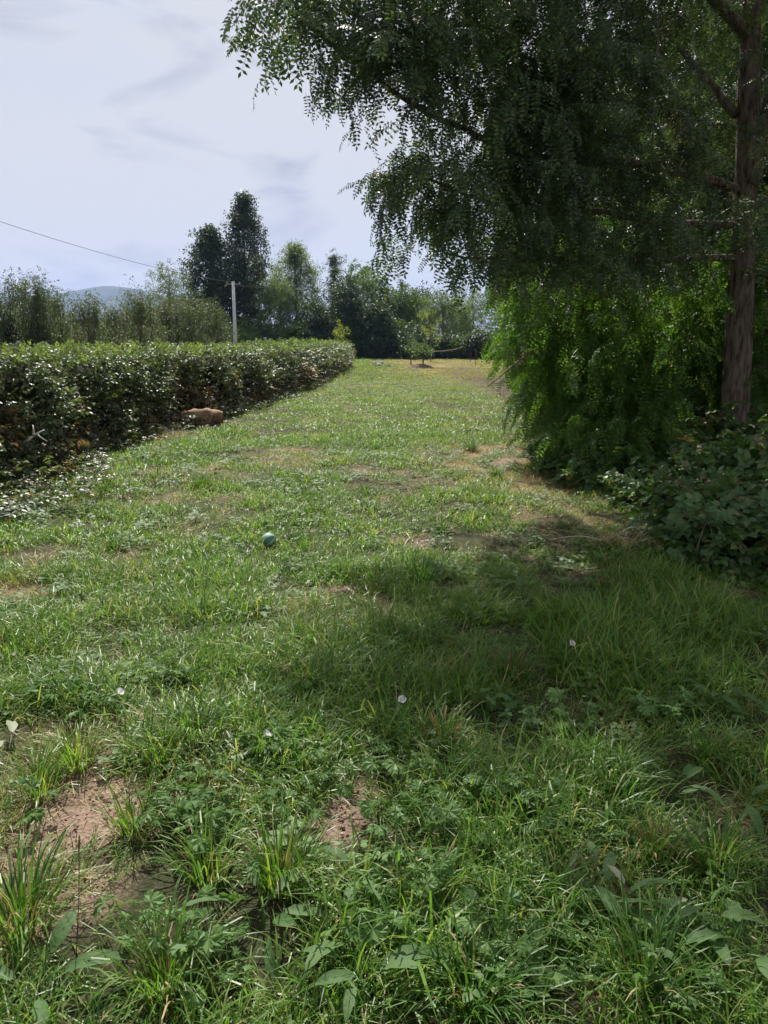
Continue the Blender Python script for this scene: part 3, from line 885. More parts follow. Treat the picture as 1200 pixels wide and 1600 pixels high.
# --- the big locust whose branches hang over the meadow
r = np.random.default_rng(101)
TB = P(1150, 640, 9.6); TB[2] = 0.0
trunk_pl = [TB, P(1152, 600, 9.6), P(1160, 400, 9.6), P(1166, 280, 9.6), P(1172, 100, 9.6), P(1176, -60, 9.6), P(1165, -320, 9.5), P(1150, -600, 9.5)]
limbs = [(trunk_pl, 0.175, 0.05),
         ([P(1166, 290, 9.6), P(1190, 200, 9.65), P(1225, 60, 9.7), P(1290, -200, 9.9), P(1330, -420, 10)], 0.13, 0.03),
         ([P(1164, 300, 9.6), P(1080, 262, 9.2), P(960, 248, 8.8), P(860, 240, 8.3), P(780, 222, 7.7), P(700, 182, 7.2), P(640, 145, 6.9), P(575, 98, 6.6), P(500, 40, 6.4), P(440, 0, 6.2)], 0.055, 0.012),
         ([P(1170, 60, 9.6), P(1050, -90, 8.9), P(880, -160, 8.0), P(700, -130, 7.2), P(560, -80, 6.7), P(470, -30, 6.4)], 0.07, 0.012),
         ([P(1162, 350, 9.6), P(1050, 350, 9.0), P(930, 330, 8.3), P(800, 325, 7.6), P(690, 300, 7.1), P(640, 275, 6.9)], 0.045, 0.010),
         ([P(1160, 400, 9.6), P(1040, 410, 9.0), P(900, 405, 8.4), P(790, 395, 7.7), P(700, 390, 7.3)], 0.04, 0.010),
         ([P(1160, -200, 9.5), P(1040, -420, 8.6), P(860, -520, 7.6), P(700, -480, 6.8)], 0.06, 0.012),
         ([P(1150, 180, 9.6), P(1060, 70, 10.2), P(940, -60, 10.6)], 0.05, 0.012)]
POLY_BIG = [(440, -900), (445, 10), (450, 40), (490, 60), (530, 85), (560, 115), (610, 120), (660, 150), (720, 185), (720, 215), (610, 245), (600, 265), (625, 290), (650, 320), (690, 355),
            (730, 370), (770, 380), (800, 420), (900, 440), (1000, 420), (1230, 420), (1500, 300), (1500, -900)]
def before_trunk(q):
    p = proj(q)
    return (p[:, 0] > 1085) & (p[:, 0] < 1215) & (p[:, 1] < 690) & (q[:, 1] < 10.0) & ~((p[:, 1] > 305) & (p[:, 1] < 350))
def sample_big(n, boxes):
    out = []
    for (x0, x1, y0, y1, d0, d1, k) in boxes:
        px = r.uniform(x0, x1, k); py = r.uniform(y0, y1, k); dd = r.uniform(d0, d1, k)
        out.append(np.array([P(a, b, c) for a, b, c in zip(px, py, dd)]))
    q = np.concatenate(out)
    return q[in_poly(proj(q), POLY_BIG) & ~before_trunk(q)]
tg = sample_big(0, [(465, 560, -60, 130, 6.1, 6.9, 22), (540, 720, -60, 230, 6.3, 7.6, 42), (580, 740, 235, 400, 6.5, 7.5, 38),
                    (700, 780, -60, 430, 6.9, 8.4, 42), (780, 900, -100, 440, 6.9, 9.0, 135), (880, 1250, -100, 430, 7.6, 10.5, 300), (450, 700, -300, -60, 6.4, 9, 30), (700, 1400, -700, -100, 7, 12, 380)])
shade_boughs = np.stack([r.uniform(-.3, 2.8, 58), r.uniform(4.8, 8.2, 58), r.uniform(5.2, 7.4, 58)], 1)   # out-of-view boughs added overhead to shade the right of the meadow
shade_boughs = np.concatenate([shade_boughs, np.stack([r.uniform(-.1, 2.4, 60), r.uniform(5.0, 7.4, 60), r.uniform(5.3, 7.0, 60)], 1)])
cp = proj(shade_boughs); shade_boughs = shade_boughs[cp[:, 1] < -40]
tg = np.concatenate([tg, shade_boughs])
tree_big, sp_big, _ = build_tree('locust_tree', 'tall locust tree with furrowed brown trunk forking above the bramble bushes', None, TB, limbs, tg, GRP['locust'],
                                 (2, 4), (.7, 1.1), seed=3, droop=0.15, spread=0.36)
# single hanging leaves at the outer edge against the sky
lm = []
for i in range(6):
    lm.append(compound_leaf(.17 + .012 * i, 6 + i % 2, .040, .017, i).mesh('locust_leaf', M['locust']))
pr = proj(sp_big)
edge = np.argsort(pr[:, 0] + 0.35 * np.abs(pr[:, 1] - 100))
edge = [i for i in edge if -20 < pr[i, 1] < 440][:150]
for k in range(280):
    i = edge[k % len(edge)]
    q = sp_big[i] + r.normal(0, .12, 3)
    obj('leaf', lm[k % 6], tree_big, q - TB, (r.normal(0, .4), r.uniform(.5, 1.3), r.uniform(0, 6.28)), r.uniform(.8, 1.15))
# dead hanging stem and withered bunches inside the crown
b = MB(); b.add(*tube(np.array([P(1032, -60, 8.2), P(1028, 60, 8.2), P(1022, 160, 8.25), P(1018, 250, 8.3)]) - TB, [.011, .010, .009, .006], 6))
obj('dead_hanging_stem', b.mesh('dead_hanging_stem', M['dead'], True), tree_big)
for (px, py) in [(1050, 185), (1065, 200), (1032, 248), (1085, 245), (1094, 265)]:
    b = MB(); c = P(px, py, 8.5) - TB
    for k in range(14):
        v, f = leaf_shape(r.uniform(.06, .11), .02, .3, .4, 3)
        b.add(v @ rotm(r.normal(0, .6), r.uniform(.5, 1.5), r.uniform(0, 6.28)).T + c + r.normal(0, .05, 3), f)
    obj('withered_pods', b.mesh('withered_pods', M['reddry']), tree_big)

# --- row of locusts behind it, and the wood to the right
def locust(base, h, rad, low, seed, label, grp='locust', n=260, s=(.9, 1.3), clip=None):
    r = np.random.default_rng(seed)
    base = np.array([base[0], base[1], 0.0])
    lean = r.normal(0, .25, 2)
    tr = [base, base + [lean[0] * .3, lean[1] * .3, h * .4], base + [lean[0], lean[1], h * .92]]
    limbs = [(tr, 0.05 + 0.012 * h, 0.03)]
    for k in range(7):
        a = r.uniform(0, 6.28); z0 = h * r.uniform(.2, .7)
        s0 = base + [lean[0] * z0 / h, lean[1] * z0 / h, z0]
        e = s0 + [rad * .75 * math.cos(a), rad * .75 * math.sin(a), rad * r.uniform(.1, .7)]
        limbs.append(([s0, (s0 + e) / 2 + [0, 0, .2], e], 0.045, 0.012))
    c = base + [lean[0] * .6, lean[1] * .6, (h + low) / 2]
    t_ = ellipsoid_pts(r, n, c, rad, rad, (h - low) / 2)
    if clip is not None: t_ = t_[~clip(t_)]
    return build_tree('locust_tree', label, 'locust trees along the wood edge', base, limbs, t_, GRP[grp], (3, 5), s, seed=seed, droop=0.3, spread=0.6, sides=4)

def keep_meadow_open(q):
    """nothing hangs lower than the crown edge over the open meadow"""
    p = proj(q)
    return (p[:, 0] < 790) | (q[:, 0] < 2.4) | before_trunk(q)
WOOD = 'locust tree in the wood edge behind the big forked trunk'
for i, (x, y, h, rad, low, n) in enumerate([(6.5, 13.6, 9.0, 2.8, 1.2, 500), (7.6, 11.0, 9.0, 2.6, 1.5, 360), (7.4, 17.8, 9.5, 3.1, .8, 440), (9.2, 15.5, 10, 3.2, 1.0, 360),
                                             (7.0, 22.5, 9.5, 3.2, .6, 280), (10.8, 21, 11, 3.4, 1.0, 240), (8.0, 28.5, 9.0, 3.3, .5, 260), (12.5, 28, 11, 3.6, .8, 220)]):
    locust((x, y), h, rad, low, 200 + i, WOOD, 'locust' if y < 16 else 'locust_big', n, (.9, 1.3), keep_meadow_open)
for i, (x, y, h, rad, low, n) in enumerate([(9.6, 36, 8.5, 3.4, .4, 240), (11.2, 45, 8.5, 3.6, .4, 240), (13.5, 56, 9, 3.8, .4, 240), (15, 68, 9, 4.0, .4, 220)]):
    locust((x, y), h, rad, low, 240 + i, 'locust tree at the far stretch of the wood edge beside the yellowish grass', 'locust_big', n, (1.2, 1.7), keep_meadow_open)
# trees that stand further inside the wood and close the view between the trunks
for i, (x, y, h) in enumerate([(12, 17, 10), (14, 24, 11), (17, 32, 12), (20, 44, 12)]):
    locust((x, y), h, 3.6, .2, 260 + i, 'locust tree deep inside the wood beyond the edge trees', 'locust_big', 230, (1.3, 1.8))

# --- low locust suckers hanging over the edge of the meadow
def sucker(base, blobs, n, seed, label, poly=None, grp='sucker', s=(.7, 1.1)):
    r = np.random.default_rng(seed)
    base = np.array([base[0], base[1], 0.0])
    t_ = np.concatenate([ellipsoid_pts(r, int(n * w), c, a, b_, c_, .15) for (c, a, b_, c_, w) in blobs])
    if poly is not None: t_ = t_[in_poly(proj(t_), poly) & ~before_trunk(t_)]
    t_ = t_[t_[:, 2] > .12]
    limbs = []
    for k in range(6):
        b0 = base + [r.normal(0, .2), r.normal(0, .25), 0]
        c = np.asarray(blobs[k % len(blobs)][0]) + r.normal(0, .3, 3)
        limbs.append(([b0, (b0 + c) / 2 + [.0, 0, .3], c], 0.03, 0.008))
    return build_tree('locust_shrub', label, None, base, limbs, t_, GRP[grp], (2, 4), s, seed=seed, droop=0.4, spread=0.4, cat='shrub', sides=4)
POLY_LOW = [(790, 440), (800, 470), (805, 520), (815, 555), (830, 590), (830, 625), (860, 660), (875, 705), (940, 735), (1060, 745), (1300, 720), (1300, 350), (700, 350)]
sucker((3.9, 11.4), [((2.9, 10.6, 1.7), 1.2, 1.1, 1.1, .35), ((3.7, 11.0, 1.0), 1.1, 1.2, 1.0, .3), ((2.4, 11.6, 2.4), 1.0, 1.2, .9, .35), ((2.7, 10.2, .55), .7, .8, .5, .22), ((3.3, 9.6, .5), .8, .7, .45, .22)], 240, 301,
       'bright green locust shrub arching low over the meadow edge', POLY_LOW)
sucker((4.6, 10.4), [((4.2, 9.9, 1.4), 1.0, .9, 1.2, .5), ((4.6, 10.6, 2.3), 1.2, 1.0, .9, .5)], 200, 302,
       'dark shaded locust shrub beside the forked trunk', POLY_LOW)
sucker((3.6, 14.2), [((3.0, 13.8, 2.4), 1.3, 1.4, 1.5, .5), ((3.4, 14.0, 1.0), 1.2, 1.2, .9, .5)], 220, 303,
       'sunlit yellowish green locust shrub behind the low arching one', POLY_LOW)
sucker((5.2, 18.5), [((4.4, 18.0, 1.6), 1.5, 1.8, 1.5, .5), ((4.4, 17.5, 3.0), 1.4, 1.5, 1.3, .5)], 200, 304,
       'leafy locust shrub at the wood edge past the dry grass', POLY_LOW)
sucker((6.3, 25), [((5.6, 24.5, 1.8), 1.7, 2.2, 1.7, 1.0)], 170, 305, 'rounded locust shrub further along the wood edge', POLY_LOW, s=(1.0, 1.4))
sucker((8.2, 33), [((7.4, 32.5, 1.9), 2.0, 2.6, 1.9, 1.0)], 170, 306, 'broad locust shrub before the far stretch of the wood edge', POLY_LOW, s=(1.1, 1.6))
# one low bough with hanging leaves that reaches out over the yellow grass
bough = thing('fallen_locust_branch', 'leafy locust branch with bare pale tip drooping over the dry grass', 'branch', (2.3, 10.6, 0.9))
B0 = np.array(bough.location)
pl = smooth_path([P(905, 520, 11), P(850, 535, 10.6), P(815, 560, 10.2), P(790, 580, 10.0), P(762, 604, 9.8)], 12)
b = MB(); b.add(*tube(pl - B0, np.linspace(.022, .007, 12), 6)); obj('bough', b.mesh('bough', M['dead'], True), bough)
for k in range(34):
    t_ = r.uniform(.05, .95); q = np.array([np.interp(t_, np.linspace(0, 1, 12), pl[:, j]) for j in range(3)]) + r.normal(0, .05, 3) + [-.08 * r.random(), 0, r.uniform(-.03, .18)]
    obj('leaf', bpy.data.meshes['locust_leaf'], bough, q - B0, (r.normal(0, .3), r.uniform(.6, 1.4), r.uniform(1.5, 4.8)), r.uniform(.9, 1.2))
for k in range(7):
    v, f = leaf_shape(.10, .05, .4, .5, 3); b = MB(); b.add(v, f)
    me = b.mesh('withered_leaf', M['pale'] if k % 2 else M['reddry'])
    obj('withered_leaf', me, bough, P(805 + r.uniform(0, 25), 545 + r.uniform(0, 22), 10.1) - B0, (r.normal(0, .5), r.uniform(-.3, 1), r.uniform(0, 6)), r.uniform(.7, 1.2))

# ------------------------------------------------------------------ brambles on the right
br_leaf = []
for i in range(5):
    b = MB()
    for dy in (-1.0, 0, 1.0):
        v, f = leaf_shape(.085 if dy == 0 else .07, .062, .15 + .05 * i, .12 + .07 * i, 4)
        b.add((v + [.012, 0, 0]) @ rotm(0, 0, dy).T, f)
    br_leaf.append(b.mesh('bramble_leaf', M['bramble']))
def bramble(blobs, n, nleaf, ncane, seed, label, fac=(.8, 1.2)):
    r = np.random.default_rng(seed)
    c0 = np.asarray(blobs[0][0], float); base = np.array([c0[0], c0[1], 0.0])
    root = thing('bramble_bush', label, 'bush', base)
    pts = []; nor = []
    for (c, a, b_, cz) in blobs:
        d = r.normal(0, 1, (n, 3)); d /= np.linalg.norm(d, axis=1, keepdims=True); d[:, 2] = np.abs(d[:, 2])
        q = (0.55 + .45 * r.random(n) ** .5)[:, None] * (0.8 + .4 * fbm(d[:, 0] * 3 + c[0], d[:, 2] * 3 + d[:, 1] * 3, 95, 2)[:, None])
        pts.append(np.asarray(c) + d * q * [a, b_, cz]); nor.append(d)
    pts = np.concatenate(pts); nor = np.concatenate(nor)
    pts[:, 2] = np.maximum(pts[:, 2], .06 + gz(pts[:, 0], pts[:, 1]))
    rot = np.stack([r.normal(0, .4, len(pts)), r.normal(-.1, .45, len(pts)), np.arctan2(nor[:, 1], nor[:, 0]) + r.normal(0, .7, len(pts))], 1)
    scatter('foliage', GRP['bramble'], pts - base, rot, r.uniform(*fac, len(pts)), np.clip(r.normal(.1, .14, len(pts)), 0, 1), root, seed=seed)
    front = np.where(nor[:, 1] < .1)[0]
    for k in range(nleaf):
        i = front[r.integers(0, len(front))]
        obj('leaf', br_leaf[k % 5], root, pts[i] + nor[i] * .05 - base, (r.normal(0, .35), r.normal(.25, .35), -1.57 + r.normal(0, 1.0)), r.uniform(.75, 1.25))
    for k in range(ncane):
        (c, a, b_, cz) = blobs[k % len(blobs)]
        s0 = np.array([c[0] + r.normal(0, a * .5), c[1] + r.normal(0, b_ * .5), 0.02]); e = s0 + [r.normal(0, a * .8), -abs(r.normal(0, b_ * .6)), r.uniform(.05, cz * .8)]
        mid = (s0 + e) / 2 + [0, 0, cz * r.uniform(.5, 1.1)]
        m_ = MB(); m_.add(*tube(smooth_path([s0, mid, e], 9) - base, np.linspace(.006, .0025, 9), 5)); obj('cane', m_.mesh('cane', M['dead'] if k % 2 else M['twig']), root)
    return root
bramble([(P(1195, 760, 7.8) * [1, 1, 0], .6, .7, .68), (P(1275, 770, 7.4) * [1, 1, 0], .8, .7, 1.0), (P(1130, 760, 8.4) * [1, 1, 0], .6, .5, .42), (P(1165, 840, 6.9) * [1, 1, 0], .5, .4, .3)], 150, 120, 10, 401, 'tall rounded bramble bush in front of the forked trunk')
bramble([(G(1110, 840), .42, .40, .42), (G(1170, 880), .45, .38, .34)], 150, 90, 9, 402, 'low bramble with light green leaves beside the dead stems')
bramble([(G(1010, 752), .75, .7, .40), (G(930, 738), .6, .6, .3)], 170, 60, 8, 403, 'sprawling shaded bramble at the foot of the dark shrub')
bramble([(G(1060, 735), .8, .8, .75), (P(1120, 700, 9.6) * [1, 1, 0], .9, .8, .9)], 200, 60, 4, 404, 'dark bramble thicket around the base of the forked trunk', (.9, 1.3))
bramble([(G(890, 712), .5, .5, .26), (G(950, 760), .45, .4, .2), (G(1040, 790), .5, .4, .22)], 70, 40, 12, 405, 'small weedy bramble patch among reddish dry grass')
# heap of dead stems between the brambles
def dead_heap(px, py, w, dpt, h, n, seed, label):
    r = np.random.default_rng(seed)
    c = G(px, py); root = thing('dead_stem_heap', label, 'dead stems', c)
    for k in range(n):
        s0 = np.array([r.normal(0, w * .4), r.normal(0, dpt * .4), r.uniform(.01, h * .3)]); a = r.uniform(0, 6.28); l = r.uniform(.15, .6)
        e = s0 + [l * math.cos(a), .5 * l * math.sin(a), r.uniform(-.02, h)]
        e[2] = max(e[2], .02)
        mid = (s0 + e) / 2 + [0, 0, r.uniform(0, h * .8)]
        m_ = MB(); m_.add(*tube(smooth_path([s0, mid, e], 6), np.linspace(r.uniform(.003, .006), .002, 6), 4)); obj('dead_stem', m_.mesh('dead_stem', M['dead' if k % 3 else 'palewood']), root)
    lv = []
    for k in range(60):
        p_ = np.array([r.normal(0, w * .5), r.normal(0, dpt * .5), r.uniform(.02, h * .5)]); lv.append(p_)
    scatter('dry_litter', GRP['straw'], np.array(lv), rand_rot(60, .3, r), r.uniform(.7, 1.4, 60), None, root, seed=seed)
dead_heap(1130, 815, .55, .4, .35, 46, 411, 'tangle of dead brown stems between the low and the tall bramble')
dead_heap(975, 850, .30, .2, .14, 22, 412, 'flattened dead brown stalks lying in the shaded grass')
dead_heap(1175, 850, .35, .3, .28, 30, 414, 'dead stems and dry leaves under the low bramble leaves')
dead_heap(85, 728, .35, .35, .25, 34, 413, 'brown dead twigs in a gap at the foot of the hedge')
dead_heap(270, 690, .30, .4, .25, 26, 415, 'brown dead stalks in the hedge foot next to the log')

# ------------------------------------------------------------------ orchard trees beyond the hedge
def orchard_tree(px, top, wpx, depth, seed, label, n=130, dry=.12, shoots=15, cone=False):
    r = np.random.default_rng(seed)
    base = P(px, 540, depth); base[2] = 0
    h = P(px, top, depth)[2]; rad = wpx / F_PX * depth / 2
    limbs = [([base, base + [r.normal(0, .1), 0, h * .25], base + [r.normal(0, .15), r.normal(0, .15), h * .85]], .10, .02)]
    for k in range(6):
        a = r.uniform(0, 6.28); z0 = h * r.uniform(.15, .4)
        s0 = base + [0, 0, z0]; e = s0 + [rad * .7 * math.cos(a), rad * .7 * math.sin(a), h * r.uniform(.3, .5)]
        limbs.append(([s0, (s0 + e) / 2 + [.15 * math.cos(a), .15 * math.sin(a), -.1], e], .045, .012))
    c = base + [0, 0, h * .52]
    t_ = ellipsoid_pts(r, n, c - [0, 0, h * .06], rad, rad, h * .36, .2)
    fz = (t_[:, 2] / h)[:, None]; ctr = base * [1, 1, 0]; t_ = np.concatenate([ctr[:2] + (t_[:, :2] - ctr[:2]) * (.45 + 1.25 * fz) * r.uniform(.7, 1.3, (len(t_), 1)), t_[:, 2:] * r.uniform(.92, 1.08, (len(t_), 1))], 1)
    t_ = t_[t_[:, 2] > h * .13]
    for k in range(shoots):
        a = r.uniform(0, 6.28); q = rad * r.uniform(.1, .85)
        x0 = base + [q * math.cos(a), q * math.sin(a), h * .65]; x1 = x0 + [r.normal(0, .12), r.normal(0, .12), h * r.uniform(.2, .42)]
        limbs.append(([x0, (x0 + x1) / 2, x1], .014, .005))
        t_ = np.concatenate([t_, np.array([x0 + (x1 - x0) * f_ for f_ in (.15, .3, .45, .6, .75, .9)])])
    build_tree('orchard_tree', label, 'orchard trees beyond the hedge', base, limbs, t_, GRP['orchard'], (1, 4), (.45, 1.0), seed=seed, droop=-.1, spread=.6, dry=dry * .5, sides=3, twig_r=.009)
OL = 'slender orchard tree with upright shoots behind the hedge'
for i, (px, top, w, d, n, dry) in enumerate([(-30, 432, 80, 46, 330, .0), (22, 440, 56, 47, 330, .0), (62, 436, 50, 45, 330, .02), (92, 462, 44, 50, 200, .0), (140, 470, 58, 46, 110, .1),
                                              (184, 482, 40, 54, 70, .12), (222, 462, 60, 46, 110, .12), (262, 472, 60, 52, 110, .15), (300, 474, 56, 52, 120, .1), (338, 478, 46, 56, 120, .05), (-80, 440, 70, 48, 120, .0)]):
    orchard_tree(px, top, w, d, 500 + i, OL, n, dry)
for i, (px, top, w, d) in enumerate([(110, 498, 60, 62), (165, 500, 50, 64), (205, 500, 50, 66), (250, 492, 50, 66), (40, 470, 70, 64)]):
    orchard_tree(px, top, w, d, 530 + i, 'orchard tree in the second row behind the slender ones', 90, .1, 5)

# ------------------------------------------------------------------ tree line at the end of the field
def far_tree(px, top, wpx, depth, seed, label, grp, n=170, low=.15, shape='round', s=(.7, 1.3), name='field_tree'):
    r = np.random.default_rng(seed)
    base = P(px, 540, depth); base[2] = 0
    h = P(px, top, depth)[2]; rad = wpx / F_PX * depth / 2
    lean = r.normal(0, .3)
    limbs = [([base, base + [lean * .4, 0, h * .4], base + [lean, 0, h * .95]], .06 + .012 * h, .03)]
    for k in range(9):
        a = r.uniform(0, 6.28); f_ = r.uniform(.15, .8); s0 = base + [lean * f_, 0, h * f_]
        q = rad * (.8 if f_ < .6 else .45); e = s0 + [q * math.cos(a), q * math.sin(a), h * r.uniform(.06, .2)]
        limbs.append(([s0, (s0 + e) / 2 + [0, 0, .2], e], .02 + .004 * h, .015))
    zc = h * (low + 1) / 2
    if shape == 'round':
        t_ = ellipsoid_pts(r, n, base + [lean * .5, 0, zc], rad, rad, h * (1 - low) / 2, .25)
    else:
        f_ = r.random(n) ** .8; z = h * (low + (1 - low) * f_)
        if shape == 'spire': q = rad * (1 - .93 * f_)
        else: q = rad * np.sin(np.clip(.25 + f_ * .75, 0, 1) * math.pi) ** .55 * (.75 + .5 * vnoise(f_ * 7, f_ * 0 + seed, 3))
        a = r.uniform(0, 6.28, n); q = q * np.sqrt(r.random(n)) * (.45 + 1.1 * vnoise(a * 2, f_ * 6, seed))
        t_ = base + np.stack([q * np.cos(a) + lean * f_, q * np.sin(a), z], 1)
    build_tree(name, label, 'trees at the end of the field', base, limbs, t_, GRP[grp], (3, 5), s, seed=seed, droop=.05, spread=1.1, sides=3, twig_r=.015)
far_tree(385, 306, 62, 104, 601, 'tallest dark tree with a narrow column crown above the tree line', 'far_dark', 230, .25, 'col', (.8, 1.3))
far_tree(334, 360, 78, 102, 602, 'broad dark tree leaning against the tallest tree', 'far_dark', 260, .2, 'col', (.9, 1.4))
far_tree(366, 400, 96, 108, 603, 'dark lower tree at the foot of the tallest tree', 'far_dark', 260, .05, 'round', (.9, 1.4))
far_tree(410, 400, 40, 112, 604, 'thin pale green tree peeking from behind the tallest tree', 'far_pale', 90, .2, 'col', (.7, 1.1))
far_tree(266, 412, 72, 96, 605, 'airy light green tree with open crown left of the tallest tree', 'far_pale', 110, .4, 'round', (.6, 1.0))
far_tree(464, 388, 96, 106, 606, 'pale green feathery tree with spiky top in the tree line', 'far_pale', 460, .03, 'col', (.7, 1.2))
far_tree(440, 432, 60, 100, 607, 'pale green bushy tree next to the feathery one', 'far_pale', 160, .05, 'round')
far_tree(524, 400, 26, 112, 608, 'narrow dark spire tree rising from the tree line', 'far_dark', 140, .1, 'spire', (.5, .8))
far_tree(566, 414, 88, 106, 609, 'rounded dark green tree right of the narrow spire', 'far_mid', 260, .1, 'round')
far_tree(540, 440, 60, 100, 610, 'dark bushy tree below the narrow spire', 'far_dark', 190, .05, 'round')
far_tree(500, 470, 70, 98, 611, 'low dark tree in the shade of the feathery one', 'far_dark', 200, .02, 'round')
far_tree(624, 432, 66, 106, 612, 'mid green oval tree with dense crown in the tree line', 'far_mid', 220, .03, 'round')
far_tree(656, 448, 46, 116, 613, 'darker tree peeking over the light green ones', 'far_dark', 130, .1, 'round')
far_tree(694, 452, 86, 108, 614, 'light green soft tree near the far corner of the field', 'far_pale', 220, .03, 'round')
far_tree(742, 448, 86, 112, 615, 'light green tall tree beside the wood edge in the corner', 'far_pale', 220, .03, 'round')
far_tree(586, 470, 60, 98, 616, 'shaded dark tree with bare stem below the oval ones', 'far_dark', 160, .1, 'round')
far_tree(300, 460, 60, 112, 617, 'dull green tree far behind the orchard', 'far_mid', 150, .03, 'round')
far_tree(232, 478, 60, 118, 618, 'dull green round tree far behind the orchard trees with pale shoots', 'far_mid', 140, .03, 'round')
for i, px in enumerate([-40, 20, 80, 130, 180]):
    far_tree(px, 508 - 6 * (i % 2), 80, 120, 640 + i, 'hazy green tree in the belt far behind the orchard', 'far_mid', 110, .02, 'round')
# undergrowth below the tree line
def far_shrub(px, top, wpx, depth, seed, grp, label):
    r = np.random.default_rng(seed)
    base = P(px, 540, depth); base[2] = 0
    h = P(px, top, depth)[2]; rad = wpx / F_PX * depth / 2
    limbs = [([base, base + [r.normal(0, .2), 0, h * .5]], .06, .03), ([base, base + [rad * .5, 0, h * .6]], .04, .02), ([base, base + [-rad * .5, 0, h * .6]], .04, .02)]
    t_ = ellipsoid_pts(r, 90, base + [0, 0, h * .45], rad, rad * .7, h * .5, .2); t_ = t_[t_[:, 2] > .2]
    build_tree('field_shrub', label, 'undergrowth below the tree line', base, limbs, t_, GRP[grp], (3, 5), (.8, 1.3), seed=seed, spread=.9, cat='shrub', sides=3, twig_r=.012)
for i, px in enumerate(range(385, 660, 26)):
    far_shrub(px, 496 + 10 * (i % 3), 54, 96 + (i * 7) % 5, 660 + i, 'far_dark' if i % 3 else 'far_mid', 'dark shrub below the tall trees at the end of the field')
for i, px in enumerate(range(650, 800, 24)):
    far_shrub(px, 522 + 6 * (i % 2), 44, 94 + (i * 3) % 4, 680 + i, 'far_mid' if i % 2 else 'far_dark', 'low green shrub below the light green corner trees')
for i, px in enumerate(range(240, 385, 28)):
    far_shrub(px, 506 + 8 * (i % 2), 56, 92, 690 + i, 'far_mid' if i % 2 else 'far_dark', 'green shrub behind the white utility pole')

# ------------------------------------------------------------------ utility poles and wires
def pole(base, h, label):
    root = thing('utility_pole', label, 'pole', base)
    b = MB(); b.add(*tube([(0, 0, -.1), (0, 0, h * .5), (0, 0, h)], [.20, .165, .13], 12)); obj('shaft', b.mesh('shaft', M['concrete'], True), root)
    b = MB(); b.add(*tube([(0, 0, -.1), (0, 0, .9), (0, 0, .95)], [.30, .28, .2], 10)); obj('footing', b.mesh('footing', M['concrete']), root)
    b = MB(); b.add(*tube([(-.7, 0, h - .25), (0, 0, h - .22), (.7, 0, h - .25)], [.05, .06, .05], 6)); ca = obj('crossarm', b.mesh('crossarm', M['metal']), root)
    for sx in (-.6, .6):
        b = MB(); b.add(*tube([(sx, 0, h - .25), (sx, 0, h - .12), (sx, 0, h - .08), (sx, 0, h - .02)], [.03, .05, .03, .045], 8)); obj('insulator', b.mesh('insulator', M['white']), ca)
    return np.array([base[0], base[1], base[2] + h - .05])
pb = P(368, 540, 79); pb[2] = 0
ph = P(364, 440, 79)[2]
t0 = pole(pb, ph, 'pale concrete utility pole standing behind the hedge')
pl_ = np.array([-19.5, 33, 0.0]); t1 = pole(pl_, 7.9, 'pale concrete utility pole in the orchard beyond the hedge corner')
pr_ = P(830, 540, 112); pr_[2] = 0; t2 = pole(pr_, 9.0, 'pale concrete utility pole hidden behind the wood edge trees')
def wire(a, b_, sag, label, rad):
    n = 28; t_ = np.linspace(0, 1, n)[:, None]
    pth = a + (b_ - a) * t_; pth[:, 2] -= (sag * 4 * t_ * (1 - t_)).ravel()
    root = obj('overhead_wire', None) if False else None
    m_ = MB(); o_ = np.array(a); m_.add(*tube(pth - o_, rad, 5))
    o = obj('overhead_wire', m_.mesh('overhead_wire', M['cable'], True), None, o_)
    tag(o, label, 'wire')
wire(t0, t1, .55, 'dark overhead wire running from the pole out over the orchard', .014)
wire(t0 - [0, 0, .3], t2 - [0, 0, .3], .5, 'thin overhead wire crossing in front of the far tree line', .013)

# ------------------------------------------------------------------ saplings, mound, stones, stakes
def sapling(px, gy_, top, wpx, seed, label, grp, n=26, depth=None, s=(.5, .9)):
    r = np.random.default_rng(seed)
    base = G(px, gy_) if depth is None else P(px, 540, depth)
    base[2] = 0
    d = base[1]; h = P(px, top, d)[2]; rad = wpx / F_PX * d / 2
    limbs = [([base, base + [r.normal(0, .05), 0, h * .5], base + [r.normal(0, .15), 0, h]], .045, .012)]
    t_ = ellipsoid_pts(r, n, base + [0, 0, h * .68], rad, rad, h * .33, .2)
    build_tree('sapling', label, None, base, limbs, t_, GRP[grp], (1, 3), s, seed=seed, spread=.4, sides=3, twig_r=.012)
    return base
mbse = sapling(661, 575, 540, 26, 701, 'small bushy sapling on a bare earth mound in the field', 'far_mid', 22)
sapling(673, 566, 484, 44, 702, 'taller thin sapling with yellowish leaves behind the earth mound', 'yellow', 34, None, (.4, .8))
sapling(532, 572, 508, 34, 703, 'sapling with bright yellow leaves showing above the hedge end', 'yellow', 24, 64)
sapling(642, 570, 523, 22, 704, 'leaning little sapling beside the earth mound', 'far_mid', 14, None, (.4, .7))
r = np.random.default_rng(9)
a_ = np.linspace(0, 2 * math.pi, 28, endpoint=False); b = MB(); v = [(0, 0, .32)]; f = []
for k, (q, z) in enumerate([(.35, .27), (.7, .14), (1.0, -.03)]):
    for t_ in a_: v.append((q * 1.15 * math.cos(t_) * r.uniform(.9, 1.1), q * .95 * math.sin(t_) * r.uniform(.9, 1.1), z + r.normal(0, .02)))
f += [(0, 1 + k, 1 + (k + 1) % 28) for k in range(28)]
for j in range(2): f += [(1 + j * 28 + k, 1 + (j + 1) * 28 + k, 1 + (j + 1) * 28 + (k + 1) % 28, 1 + j * 28 + (k + 1) % 28) for k in range(28)]
b.add(v, f)
